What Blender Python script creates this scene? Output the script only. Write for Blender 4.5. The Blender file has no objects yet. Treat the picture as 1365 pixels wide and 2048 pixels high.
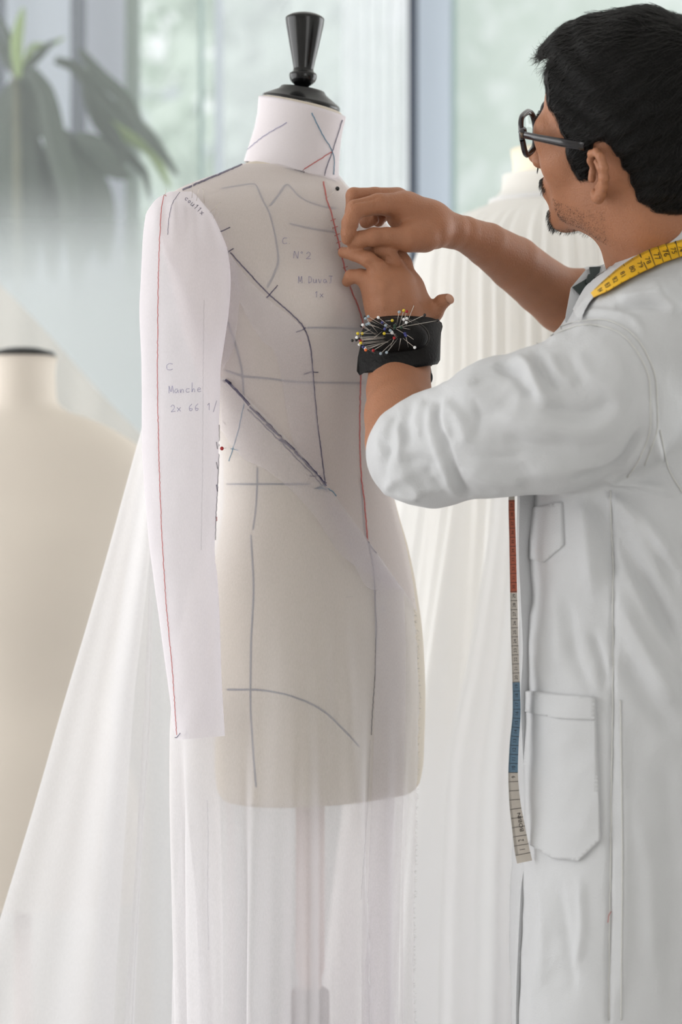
import bpy, bmesh, math, random
import numpy as np
from mathutils import Vector, Matrix, noise as mnoise
from mathutils.bvhtree import BVHTree
from mathutils.geometry import delaunay_2d_cdt
random.seed(7); rng = np.random.default_rng(7)
scene = bpy.context.scene
COL = scene.collection

# ------------------------------------------------------------------ camera, world, light, exposure
F = 4160.0; CX = 682.5; CY = 1024.0; CZ = 1.2          # focal length in pixels of the 1365x2048 frame, camera height
cam = bpy.data.cameras.new('camera'); camo = bpy.data.objects.new('camera', cam); COL.objects.link(camo)
camo.location = (0, 0, CZ); camo.rotation_euler = (math.pi / 2, 0, 0)
cam.sensor_fit = 'VERTICAL'; cam.sensor_height = 36; cam.lens = F / 2048 * 36
cam.clip_start = .05; cam.clip_end = 200
cam.dof.use_dof = True; cam.dof.focus_distance = 2.42; cam.dof.aperture_fstop = cam.lens / 1000 / .021
scene.camera = camo
w = bpy.data.worlds.new('World'); scene.world = w; w.use_nodes = True
wn = w.node_tree.nodes; wl = w.node_tree.links
bg = wn['Background']; tc = wn.new('ShaderNodeTexCoord'); sx = wn.new('ShaderNodeSeparateXYZ'); rp = wn.new('ShaderNodeValToRGB')
wl.new(tc.outputs['Generated'], sx.inputs[0]); wl.new(sx.outputs['Z'], rp.inputs[0]); wl.new(rp.outputs[0], bg.inputs[0])
rp.color_ramp.elements[0].position = 0; rp.color_ramp.elements[0].color = (.92, .935, .94, 1)
rp.color_ramp.elements[1].position = .8; rp.color_ramp.elements[1].color = (.88, .92, .95, 1)
bg.inputs[1].default_value = 1.6
def area(name, loc, rot, sx_, sy_, power, col=(1, 1, 1)):
    l = bpy.data.lights.new(name, 'AREA'); l.shape = 'RECTANGLE'; l.size = sx_; l.size_y = sy_; l.energy = power; l.color = col
    o = bpy.data.objects.new(name, l); COL.objects.link(o); o.location = loc; o.rotation_euler = rot; return o
area('window_daylight_left', (-3.3, 2.6, 1.5), (0, -math.pi / 2, 0), 2.6, 4.4, 104, (1, .995, .995))
area('window_daylight_right', (3.1, 4.3, 1.5), (0, math.pi / 2, 0), 2.6, 2.4, 66, (.98, .99, 1))  # unseen side lamp added to brighten the gown at the back
area('window_daylight_front_left', (-2.9, -1.2, 1.9), (0, math.radians(-72), math.radians(48)), 2.4, 2.6, 7, (1, .99, .99))  # weak fill lamp added inside the room, not a window
area('window_daylight_front_right', (1.5, -1.7, 1.8), (math.radians(82), 0, math.radians(21)), 1.5, 2.4, 28, (1, .995, .99))  # fill lamp added beside the camera to lift the chest of the toile
sl = bpy.data.lights.new('hazy_sun', 'SUN'); sl.energy = 1.05; sl.angle = math.radians(70); sl.color = (1, .99, .97)
so = bpy.data.objects.new('hazy_sun', sl); COL.objects.link(so); so.rotation_euler = (math.radians(-68), 0, math.radians(26))
scene.view_settings.view_transform = 'Standard'; scene.view_settings.look = 'None'
scene.view_settings.exposure = -.2; scene.view_settings.gamma = 1; scene.view_settings.use_curve_mapping = False
scene.cycles.transparent_max_bounces = 28; scene.cycles.max_bounces = 10; scene.cycles.transmission_bounces = 8
scene.cycles.use_denoising = True

# ------------------------------------------------------------------ helpers
def P(px, py, d): return Vector(((px - CX) / F * d, d, CZ - (py - CY) / F * d))
def PN(a): a = np.asarray(a, float); return np.c_[(a[:, 0] - CX) / F * a[:, 2], a[:, 2], CZ - (a[:, 1] - CY) / F * a[:, 2]]
def proj(v): v = np.asarray(v, float); return np.c_[CX + F * v[:, 0] / v[:, 1], CY - F * (v[:, 2] - CZ) / v[:, 1]]
def srgb(r, g, b):
    f = lambda c: (c / 255 / 12.92) if c / 255 < .04045 else ((c / 255 + .055) / 1.055) ** 2.4
    return (f(r), f(g), f(b), 1)
def lerp(a, b, t): return a + (b - a) * t
def sstep(a, b, x): t = np.clip((np.asarray(x, float) - a) / (b - a), 0, 1); return t * t * (3 - 2 * t)
def table(rows):
    r = np.array(rows, float); o = np.argsort(r[:, 0]); r = r[o]
    def f(x):
        return np.stack([smooth_interp(x, r[:, 0], r[:, k]) for k in range(1, r.shape[1])], -1)
    return f
def smooth_interp(x, xs, ys):                               # cubic with limited slopes (monotone between keys)
    x = np.clip(np.asarray(x, float), xs[0], xs[-1]); h = np.diff(xs); dl = np.diff(ys) / h
    m = np.zeros(len(xs)); m[0] = dl[0]; m[-1] = dl[-1]
    for i in range(1, len(xs) - 1):
        m[i] = 0 if dl[i - 1] * dl[i] <= 0 else (h[i - 1] + h[i]) / (h[i - 1] / dl[i - 1] + h[i] / dl[i])
    i = np.clip(np.searchsorted(xs, x) - 1, 0, len(h) - 1); t = (x - xs[i]) / h[i]
    return (2*t**3 - 3*t**2 + 1) * ys[i] + (t**3 - 2*t**2 + t) * h[i] * m[i] + (-2*t**3 + 3*t**2) * ys[i+1] + (t**3 - t**2) * h[i] * m[i+1]
def fbm(v, s, o=0): return mnoise.noise(Vector((v[0] * s + o, v[1] * s, v[2] * s)))

ORG = {}
def thing(name, label, cat, loc=(0, 0, 0), group=None):
    o = bpy.data.objects.new(name, None); COL.objects.link(o); o.location = loc; o.empty_display_size = .05
    o['label'] = label; o['category'] = cat
    if group: o['group'] = group
    ORG[o.name] = Vector(loc); return o
def mesh(name, v, f, mat, parent=None, smooth=True, label=None, kind=None, org=None):
    v = np.asarray(v, float)
    off = ORG[parent.name] if parent is not None else (Vector(org) if org is not None else Vector((0, 0, 0)))
    me = bpy.data.meshes.new(name)
    me.from_pydata((v - np.array(off)).tolist(), [], f if isinstance(f, list) else f.tolist())
    me.update()
    if smooth: me.polygons.foreach_set('use_smooth', [True] * len(me.polygons))
    me.materials.append(mat)
    o = bpy.data.objects.new(name, me); COL.objects.link(o)
    if parent is not None: o.parent = parent
    elif org is not None: o.location = off
    ORG[o.name] = off
    if label: o['label'] = label
    if kind: o['kind'] = kind
    return o
def tag(o, label, cat, group=None, kind=None):
    o['label'] = label; o['category'] = cat
    if group: o['group'] = group
    if kind: o['kind'] = kind
    return o
def bvh_of(v, f): return BVHTree.FromPolygons([tuple(p) for p in np.asarray(v).tolist()], [tuple(q) for q in (f if isinstance(f, list) else f.tolist())])
def grid_faces(n, m, wrap=False):
    fs = []
    for i in range(n - 1):
        for j in range(m if wrap else m - 1):
            k = (j + 1) % m; fs.append((i * m + j, i * m + k, (i + 1) * m + k, (i + 1) * m + j))
    return fs
def box(lo, hi):
    (a, b, c), (d, e, g) = lo, hi
    v = [(a,b,c),(d,b,c),(d,e,c),(a,e,c),(a,b,g),(d,b,g),(d,e,g),(a,e,g)]
    return v, [(0,3,2,1),(4,5,6,7),(0,1,5,4),(1,2,6,5),(2,3,7,6),(3,0,4,7)]
def join(parts):
    V = []; Fs = []; n = 0
    for v, f in parts:
        V += [tuple(p) for p in (v.tolist() if hasattr(v, 'tolist') else v)]; Fs += [tuple(i + n for i in q) for q in (f.tolist() if hasattr(f, 'tolist') else f)]; n = len(V)
    return V, Fs
def tube(pts, rad, sides=6, cap=True, flat=1.0, up=None):
    pts = np.asarray(pts, float); n = len(pts); rad = np.broadcast_to(np.asarray(rad, float), (n,))
    t = np.gradient(pts, axis=0); t /= np.linalg.norm(t, axis=1)[:, None] + 1e-12
    ref = np.array(up if up is not None else (0, -1, 0.13)); V = []
    for i in range(n):
        b = np.cross(t[i], ref); nb = np.linalg.norm(b)
        if nb < 1e-4: b = np.cross(t[i], (1, .1, 0)); nb = np.linalg.norm(b)
        b /= nb; c = np.cross(b, t[i])
        for k in range(sides):
            a = 2 * math.pi * k / sides; V.append(pts[i] + rad[i] * (math.cos(a) * b + flat * math.sin(a) * c))
    fs = grid_faces(n, sides, True)
    if cap: fs += [tuple(range(sides))[::-1], tuple((n - 1) * sides + k for k in range(sides))]
    return np.array(V), fs
def lathe(prof, base, axis=(0, 0, 1), sides=40):
    ax = Vector(axis).normalized(); q = Vector((0, 0, 1)).rotation_difference(ax); V = []; base = Vector(base)
    for r, z in prof:
        for k in range(sides):
            a = 2 * math.pi * k / sides; V.append(tuple(base + q @ Vector((r * math.cos(a), r * math.sin(a), z))))
    return V, grid_faces(len(prof), sides, True) + [tuple(range(sides))[::-1], tuple((len(prof) - 1) * sides + k for k in range(sides))]
def resample(pts, step):
    pts = np.asarray(pts, float); d = np.r_[0, np.cumsum(np.linalg.norm(np.diff(pts[:, :2], axis=0), axis=1))]
    n = max(2, int(d[-1] / step) + 1); s = np.linspace(0, d[-1], n)
    return np.stack([smooth_interp(s, d, pts[:, k]) for k in range(pts.shape[1])], -1)
def hit(bvh, px, py, guess=2.4):
    o = Vector((0, 0, CZ)); dr = (P(px, py, 1) - o).normalized()
    loc, nrm, idx, dist = bvh.ray_cast(o, dr)
    if loc is None:
        loc, nrm, idx, dist = bvh.find_nearest(P(px, py, guess)); 
    if nrm.dot(dr) > 0: nrm = -nrm
    return loc, nrm
def surf_line(bvh, pts, off=.0012, step=6, guess=2.4, jit=0):
    out = []
    for x, y in resample(pts, step):
        l, n = hit(bvh, x + random.uniform(-jit, jit), y + random.uniform(-jit, jit), guess); out.append(l + n * off)
    return np.array([tuple(p) for p in out])
def strip(bvh, A, B, n, m, off, guess=2.4):                  # patch of cloth between two outlines laid on a surface
    A = resample(A, 1)[:, :2]; B = resample(B, 1)[:, :2]
    ia = np.linspace(0, len(A) - 1, n).astype(int); ib = np.linspace(0, len(B) - 1, n).astype(int); V = []
    for i in range(n):
        for j in range(m):
            q = lerp(A[ia[i]], B[ib[i]], j / (m - 1)); l, nn = hit(bvh, q[0], q[1], guess); V.append(l + nn * off)
    return np.array([tuple(p) for p in V]), grid_faces(n, m)
def patch(bvh, poly, off, cell=9, guess=2.3, thick=True):    # sewn on piece of any outline laid on a surface, with its own edge
    poly = np.array(poly, float); ring = []
    for i in range(len(poly)):
        a, b = poly[i], poly[(i + 1) % len(poly)]; k = max(1, int(np.linalg.norm(b - a) / cell))
        ring += [tuple(lerp(a, b, t / k)) for t in range(k)]
    n = len(ring); pts = [Vector(p) for p in ring]
    lo = poly.min(0); hi = poly.max(0)
    for x in np.arange(lo[0] + cell / 2, hi[0], cell):
        for y in np.arange(lo[1] + cell / 2, hi[1], cell):
            pts.append(Vector((x + (y % 2) * .1, y)))
    vs, es, fs, *_ = delaunay_2d_cdt(pts, [(i, (i + 1) % n) for i in range(n)], [], 1, 1e-4)
    V = []; N = []
    for q in vs: l, nn = hit(bvh, q[0], q[1], guess); V.append(l + nn * off); N.append(nn)
    fs = [tuple(f) for f in fs]; nv = len(V)
    if thick:
        cnt = {}
        for f in fs:
            for i in range(len(f)): e = (f[i], f[(i + 1) % len(f)]); cnt[e] = 1
        for a, b in list(cnt):
            if (b, a) not in cnt:
                k = len(V); V += [V[a] - N[a] * (off + .001), V[b] - N[b] * (off + .001)]; fs.append((b, a, k, k + 1))
    return np.array([tuple(p) for p in V]), fs

# ------------------------------------------------------------------ implicit surfaces (block-wise surface nets)
def smin(a, b, k): h = np.clip(.5 + .5 * (b - a) / k, 0, 1); return b + (a - b) * h - k * h * (1 - h)
def smax(a, b, k): return -smin(-a, -b, k)
def cap(p, a, b, r1, r2):
    a = np.asarray(a, float); b = np.asarray(b, float); ab = b - a; t = np.clip(((p - a) @ ab) / (ab @ ab), 0, 1)
    return np.linalg.norm(p - a - t[:, None] * ab, axis=1) - (r1 + (r2 - r1) * t)
def ell(p, c, r, R=None):
    q = p - np.asarray(c, float)
    if R is not None: q = q @ R
    r = np.asarray(r, float); k0 = np.linalg.norm(q / r, axis=1); k1 = np.linalg.norm(q / (r * r), axis=1) + 1e-9
    return k0 * (k0 - 1) / k1
def chain(p, pts, k=.004):                                  # pts: (x,y,z,r) joints of a tapering limb
    d = None
    for i in range(len(pts) - 1):
        e = cap(p, pts[i][:3], pts[i + 1][:3], pts[i][3], pts[i + 1][3]); d = e if d is None else smin(d, e, k)
    return d
def PX(l): return [tuple(P(x, y, d)) + (r / F * d,) for x, y, d, r in l]     # joints read off the photograph, radius in its pixels
def surface_nets(fn, lo, hi, h, B=20, margin=1.35):
    lo = np.array(lo, float); nb = (np.ceil((np.array(hi) - lo) / h).astype(int) + B - 1) // B
    bi = np.stack(np.meshgrid(*[np.arange(k) for k in nb], indexing='ij'), -1).reshape(-1, 3)
    d = np.concatenate([fn(c, None) for c in np.array_split(lo + (bi + .5) * B * h, max(1, len(bi) // 20000 + 1))])
    act = bi[np.abs(d) < .87 * B * h * margin]
    m = B + 2; g = np.arange(-1, B + 1); G = np.stack(np.meshgrid(g, g, g, indexing='ij'), -1).reshape(-1, 3)
    D = np.array([1, 100003, 100003 * 100003 // 7], dtype=np.int64); Vid = []; Vp = []; Q = []
    dims = (nb * B + 4).astype(np.int64)
    cid = lambda c: ((c[:, 0] + 2) * dims[1] + c[:, 1] + 2) * dims[2] + c[:, 2] + 2
    off = np.array([[a, b, c] for a in (0, 1) for b in (0, 1) for c in (0, 1)])
    edges = [(a, b) for a in range(8) for b in range(a + 1, 8) if np.abs(off[a] - off[b]).sum() == 1]
    for b in act:
        pts = lo + (b * B + G) * h; v = fn(pts, lo + (b + .5) * B * h)
        if v.min() > 0 or v.max() < 0: continue
        v = v.reshape(m, m, m); s = v < 0
        c = s[:-1, :-1, :-1].astype(int)
        c = sum(s[a:m - 1 + a, e:m - 1 + e, k:m - 1 + k].astype(int) for a, e, k in off)
        ii = np.argwhere((c > 0) & (c < 8))
        if not len(ii): continue
        cv = np.stack([v[ii[:, 0] + a, ii[:, 1] + e, ii[:, 2] + k] for a, e, k in off], 1)
        acc = np.zeros((len(ii), 3)); cnt = np.zeros(len(ii))
        for a, e in edges:
            va, ve = cv[:, a], cv[:, e]; x = (va < 0) != (ve < 0); t = np.where(x, va / np.where(x, va - ve, 1), 0)
            acc += x[:, None] * (off[a] + t[:, None] * (off[e] - off[a])); cnt += x
        Vp.append(lo + (b * B + ii - 1 + acc / cnt[:, None]) * h); Vid.append(cid(b * B + ii - 1))
        for ax in range(3):
            u = np.eye(3, dtype=int)[ax]; i = slice(1, m - 1)
            s0 = s[1:m-1, 1:m-1, 1:m-1]; s1 = s[1 + u[0]:m - 1 + u[0], 1 + u[1]:m - 1 + u[1], 1 + u[2]:m - 1 + u[2]]
            w_ = np.argwhere(s0 != s1)
            if not len(w_): continue
            fl = s0[tuple(w_.T)]; cell = b * B + w_            # point index w_+1 in block = cell start coordinate w_+1-1
            e1 = np.eye(3, dtype=int)[(ax + 1) % 3]; e2 = np.eye(3, dtype=int)[(ax + 2) % 3]
            q = np.stack([cid(cell - e1 - e2), cid(cell - e2), cid(cell), cid(cell - e1)], 1)
            q[~fl] = q[~fl][:, ::-1]; Q.append(q)
    Vid = np.concatenate(Vid); Vp = np.concatenate(Vp); Q = np.concatenate(Q)
    u, first = np.unique(Vid, return_index=True); idx = np.searchsorted(u, Q)
    ok = (idx < len(u)).all(1); idx = idx[ok]; Q = Q[ok]; ok = (u[idx] == Q).all(1)
    return Vp[first], idx[ok]
def normals(v, f):
    f = np.asarray(f); n = np.zeros_like(v); a = np.cross(v[f[:, 2]] - v[f[:, 0]], v[f[:, 3]] - v[f[:, 1]])
    for k in range(4): np.add.at(n, f[:, k], a)
    return n / (np.linalg.norm(n, axis=1)[:, None] + 1e-12)
def stroke(v, n, pts, amp, wid, power=2, ends=.22):            # one crease or ridge pressed into cloth or skin
    p = resample(pts, 5)[:, :2]; q = proj(v); best = np.full(len(v), 1e9); tt = np.zeros(len(v))
    lo = p.min(0) - 3 * wid; hi = p.max(0) + 3 * wid
    sel = np.where((q[:, 0] > lo[0]) & (q[:, 0] < hi[0]) & (q[:, 1] > lo[1]) & (q[:, 1] < hi[1]) & ((n * (v - [0, 0, CZ])).sum(1) < 0))[0]
    if not len(sel): return
    dd = np.linalg.norm(q[sel][:, None] - p[None], axis=2); k = dd.argmin(1); d0 = dd[np.arange(len(sel)), k]; t = k / (len(p) - 1)
    fade = sstep(0, ends, t) * sstep(0, ends, 1 - t) if ends > 0 else 1
    v[sel] += n[sel] * (amp * np.exp(-(d0 / wid) ** power) * fade)[:, None]

# ------------------------------------------------------------------ materials
def mat(name): m = bpy.data.materials.new(name); m.use_nodes = True; n = m.node_tree.nodes; n.clear(); o = n.new('ShaderNodeOutputMaterial'); return m, n, m.node_tree.links, o
def pbsdf(name, col, rough=.6, var=.06, scale=40, bump=0, bscale=300, metal=0, sss=0, spec=.4, coat=0, aniso=None, sheen=0):
    m, n, l, o = mat(name); b = n.new('ShaderNodeBsdfPrincipled'); l.new(b.outputs[0], o.inputs[0])
    b.inputs['Roughness'].default_value = rough; b.inputs['Metallic'].default_value = metal
    b.inputs['Specular IOR Level'].default_value = spec; b.inputs['Coat Weight'].default_value = coat; b.inputs['Sheen Weight'].default_value = sheen
    t = n.new('ShaderNodeTexCoord'); nz = n.new('ShaderNodeTexNoise'); nz.inputs['Scale'].default_value = scale; nz.inputs['Detail'].default_value = 4
    mp = n.new('ShaderNodeMapping'); l.new(t.outputs['Object'], mp.inputs[0]); l.new(mp.outputs[0], nz.inputs[0])
    if aniso: mp.inputs['Scale'].default_value = aniso
    mx = n.new('ShaderNodeMix'); mx.data_type = 'RGBA'; l.new(nz.outputs[0], mx.inputs[0])
    mx.inputs[6].default_value = tuple(c * (1 - var) for c in col[:3]) + (1,); mx.inputs[7].default_value = tuple(min(1, c * (1 + var)) for c in col[:3]) + (1,)
    l.new(mx.outputs[2], b.inputs['Base Color'])
    if sss:
        b.inputs['Subsurface Weight'].default_value = sss; b.inputs['Subsurface Radius'].default_value = (1, .4, .2); b.inputs['Subsurface Scale'].default_value = .006
    if bump:
        n2 = n.new('ShaderNodeTexNoise'); n2.inputs['Scale'].default_value = bscale; n2.inputs['Detail'].default_value = 3; l.new(t.outputs['Object'], n2.inputs[0])
        bp = n.new('ShaderNodeBump'); bp.inputs['Strength'].default_value = bump; bp.inputs['Distance'].default_value = .002
        l.new(n2.outputs[0], bp.inputs['Height']); l.new(bp.outputs[0], b.inputs['Normal'])
    return m
def sheer(name, col, alpha, trans=.45, weave=.12, wscale=900, edge=.25):     # woven cloth that lets part of the light straight through
    m, n, l, o = mat(name); tr = n.new('ShaderNodeBsdfTransparent'); df = n.new('ShaderNodeBsdfDiffuse'); tl = n.new('ShaderNodeBsdfTranslucent')
    df.inputs[0].default_value = col; tl.inputs[0].default_value = col
    mx = n.new('ShaderNodeMixShader'); mx.inputs[0].default_value = trans; l.new(df.outputs[0], mx.inputs[1]); l.new(tl.outputs[0], mx.inputs[2])
    t = n.new('ShaderNodeTexCoord'); nz = n.new('ShaderNodeTexNoise'); nz.inputs['Scale'].default_value = wscale; nz.inputs['Detail'].default_value = 2
    mp = n.new('ShaderNodeMapping'); mp.inputs['Scale'].default_value = (1, 1, .35); l.new(t.outputs['Object'], mp.inputs[0]); l.new(mp.outputs[0], nz.inputs[0])
    lw = n.new('ShaderNodeLayerWeight'); lw.inputs[0].default_value = .35                       # threads overlap more where the cloth turns edge-on
    a = n.new('ShaderNodeMath'); a.operation = 'MULTIPLY_ADD'; l.new(nz.outputs[0], a.inputs[0]); a.inputs[1].default_value = weave * 2; a.inputs[2].default_value = alpha - weave
    b = n.new('ShaderNodeMath'); b.operation = 'MULTIPLY_ADD'; b.use_clamp = True; l.new(lw.outputs['Facing'], b.inputs[0]); b.inputs[1].default_value = edge; l.new(a.outputs[0], b.inputs[2])
    mm = n.new('ShaderNodeMixShader'); l.new(b.outputs[0], mm.inputs[0]); l.new(tr.outputs[0], mm.inputs[1]); l.new(mx.outputs[0], mm.inputs[2]); l.new(mm.outputs[0], o.inputs[0])
    return m
M = {}
M['linen'] = pbsdf('linen_bust', srgb(206, 196, 182), .85, .05, 60, .25, 900)
M['linen_far'] = pbsdf('linen_bust_far', srgb(214, 205, 194), .85, .04, 4, .2, 900)
M['black'] = pbsdf('black_lacquer', (.004, .004, .0045, 1), .2, .1, 30, spec=.35, coat=.15)
M['muslin'] = sheer('muslin_single', srgb(240, 234, 237), .52, .4, .06, 900, .3)
M['muslin2'] = sheer('muslin_facing', srgb(238, 233, 238), .30, .4, .05, 900, .2)
M['sleeve'] = sheer('muslin_sleeve', srgb(240, 236, 240), .66, .42, .05, 900, .35)
M['collar'] = sheer('muslin_collar', srgb(240, 234, 238), .93, .2, .03, 900, .05)
M['skirt'] = sheer('muslin_skirt', srgb(243, 241, 243), .46, .5, .05, 700, .5)
M['train'] = sheer('muslin_train', srgb(240, 239, 241), .78, .4, .05, 600, .3)
M['ink'] = sheer('blue_ink', srgb(100, 97, 125), .55, .1, .25, 500, 0)
M['inkpale'] = sheer('pale_blue_ink', srgb(150, 148, 190), .38, .2, .15, 600, 0)
M['graphite'] = sheer('graphite_mark', srgb(120, 118, 126), .42, .1, .2, 600, 0)
M['tape_form'] = sheer('style_tape', srgb(98, 110, 132), .7, .1, .15, 300, 0)
M['redink'] = sheer('red_thread', srgb(205, 110, 108), .55, .1, .15, 800, 0)
M['teal'] = sheer('teal_ink', srgb(110, 150, 175), .6, .1, .2, 600, 0)
M['coat'] = pbsdf('white_cotton_coat', srgb(197, 198, 200), .85, .02, 30, .3, 700, sheen=.1)
M['coatseam'] = pbsdf('white_cotton_seam', srgb(206, 206, 203), .85, .05, 200, .5, 600)
M['skin'] = pbsdf('skin', srgb(164, 113, 84), .5, .14, 45, .45, 500, sss=.12, spec=.35)
M['faint'] = sheer('faint_mark', srgb(150, 150, 170), .07, .1, .05, 600, 0)
M['lip'] = pbsdf('lip_skin', srgb(140, 85, 75), .5, .1, 80)
M['nail'] = pbsdf('fingernail', srgb(190, 145, 122), .35, .04, 80, spec=.4)
M['hair'] = pbsdf('black_hair', srgb(10, 9, 8), .7, .3, 60, .5, 400, spec=.15)
M['strand'] = pbsdf('hair_strand', srgb(20, 17, 16), .45, .4, 30, spec=.45)
M['leather'] = pbsdf('black_leather', srgb(17, 16, 16), .55, .3, 60, .5, 300, spec=.2)
M['thread'] = pbsdf('grey_thread', srgb(80, 78, 75), .8, .1)
M['steel'] = pbsdf('pin_steel', srgb(205, 198, 190), .35, .05, metal=.6)
M['frame'] = pbsdf('tortoise_acetate', srgb(30, 27, 32), .2, .5, 120, spec=.5, coat=.4)
M['hinge'] = pbsdf('bronze_hinge', srgb(110, 95, 80), .35, .1, metal=.5)
M['gown'] = sheer('ivory_gown', srgb(249, 249, 250), 1.0, .5, .0, 20, 0)
M['cream'] = pbsdf('cream_neck', srgb(244, 236, 216), .9, .02, 20)
M['ytape'] = pbsdf('yellow_tape', srgb(232, 182, 40), .45, .05, 40)
M['rtape'] = pbsdf('orange_red_tape', srgb(176, 88, 60), .5, .05, 40)
M['btape'] = pbsdf('blue_tape', srgb(98, 128, 150), .5, .05, 40)
M['wtape'] = pbsdf('pale_tape', srgb(196, 188, 178), .5, .04, 40)
M['print'] = pbsdf('black_print', srgb(45, 40, 38), .7, .1)
M['bow'] = pbsdf('dark_green_satin', srgb(22, 36, 34), .4, .2, 60)

# ------------------------------------------------------------------ setting
WY = 5.6; WS = F / WY
def wx(px, d=WY): return (px - CX) / F * d
def wz(py, d=WY): return CZ - (py - CY) / F * d
M['floor'] = pbsdf('pale_floor', srgb(200, 198, 195), .45, .04, 3)
M['plaster'] = pbsdf('grey_plaster', srgb(225, 225, 222), .9, .03, 6)
M['white_wall'] = pbsdf('white_wall', srgb(232, 230, 226), .9, .02, 4)
M['mullion'] = pbsdf('grey_mullion', srgb(100, 105, 115), .5, .04, 10)
M['mullion_dark'] = pbsdf('dark_grey_mullion', srgb(72, 79, 92), .5, .04, 10)
M['mullion_green'] = pbsdf('green_grey_mullion', srgb(120, 132, 125), .5, .04, 10)
M['panel'] = sheer('pale_translucent_panel', srgb(228, 231, 237), .97, .55, .02, 5, 0)
M['panel_grey'] = sheer('grey_translucent_panel', srgb(218, 219, 226), .97, .6, .02, 5, 0)
M['panel_blue'] = sheer('blue_translucent_panel', srgb(226, 230, 237), .97, .65, .02, 5, 0)
M['glass_edge'] = pbsdf('green_glass_edge', srgb(150, 172, 168), .3, .03, 5)
M['haze'] = sheer('frosted_pane', srgb(242, 243, 248), .36, .7, .02, 2, 0)
M['haze2'] = sheer('sheer_blind', srgb(250, 251, 253), .86, .72, .02, 2, 0)
M['haze3'] = sheer('frosted_green_pane', srgb(218, 224, 221), .62, .6, .05, 2, 0)
def struct(name, v, f, m, smooth=False, parent=None):
    o = mesh(name, v, f, m, parent, smooth)
    if parent is None: o['kind'] = 'structure'
    return o
struct('floor', *box((-4, -2.5, -.1), (3.2, 5.9, 0)), M['floor'])
struct('ceiling', *box((-4, -2.6, 3.2), (3.2, 5.9, 3.3)), M['white_wall'])
struct('wall_left', *box((-4.1, -2.6, 0), (-4, 1.0, 3.2)), M['white_wall'])  # unseen wall added to block sky light from the front left
struct('wall_front', *box((-4, -2.6, 0), (3.2, -2.5, 3.2)), M['white_wall'])
struct('wall_right', *box((2.3, -2.5, 0), (2.4, 2.9, 3.2)), M['plaster'])
struct('wall_back', *join([box((-4, WY, 0), (3.2, WY + .1, .18)), box((-4, WY, 2.95), (3.2, WY + .1, 3.2)), box((1.55, WY, .18), (3.2, WY + .1, 2.95)), box((-4, WY, .18), (-2.4, WY + .1, 2.95))]), M['plaster'])
Z0, Z1 = .18, 2.95
def post(n, x0, x1, m, d=WY, t=.07, parent=None): return struct(n, *box((wx(x0, d), d - t, Z0), (wx(x1, d), d, Z1)), m, parent=parent)
def pane(n, x0, x1, m, d=WY + .03, parent=None): return struct(n, *box((wx(x0, d), d, Z0), (wx(x1, d), d + .006, Z1)), m, parent=parent)
wn_ = 1
for x0, x1, m, nm in ((-1100, -14, 'haze', 'w'), (281, 430, None, 'w'), (446, 690, 'haze', 'w'), (905, 1800, 'haze3', 'w')):
    fr = struct('window_%d' % wn_, *join([box((wx(x0), WY - .03, Z0), (wx(x1), WY + .05, Z0 + .05)), box((wx(x0), WY - .03, Z1 - .05), (wx(x1), WY + .05, Z1))]), M['mullion'])
    g = pane('glass_pane', x0, x1, M[m] if m else M['haze'] , parent=fr); wn_ += 1
    if m is None:
        g.data.materials.clear(); g.data.materials.append(sheer('clear_pane', srgb(236, 244, 244), .2, .6, .02, 2, 0))
for k, (x0, x1, m) in enumerate(((12, 148, 'panel'), (172, 256, 'panel_grey'), (430, 446, 'panel'), (834, 905, 'panel_blue'))):
    pane('trim_%d' % (k + 1), x0, x1, M[m])
for k, (x0, x1, m) in enumerate(((-14, 12, 'mullion'), (148, 172, 'mullion'), (256, 281, 'mullion_green'), (401, 409, 'glass_edge'), (811, 834, 'mullion_dark'), (903, 911, 'glass_edge'), (1700, 1730, 'mullion'))):
    post('trim_%d' % (k + 5), x0, x1, M[m])
# pulled sheer blind (nearly white) between the leafy pane and the dark post
V = []; nx = 60
for i, z in enumerate(np.linspace(.02, 2.95, 12)):
    for j in range(nx): u = j / (nx - 1); V.append((wx(lerp(684, 815, u)), WY - .1 + .018 * math.sin(u * 38) , z))
b = mesh('sheer_blind', V, grid_faces(12, nx), M['haze2']); tag(b, 'plain white pulled blind hanging beside the dark window post behind the black knob', 'blind')

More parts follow.
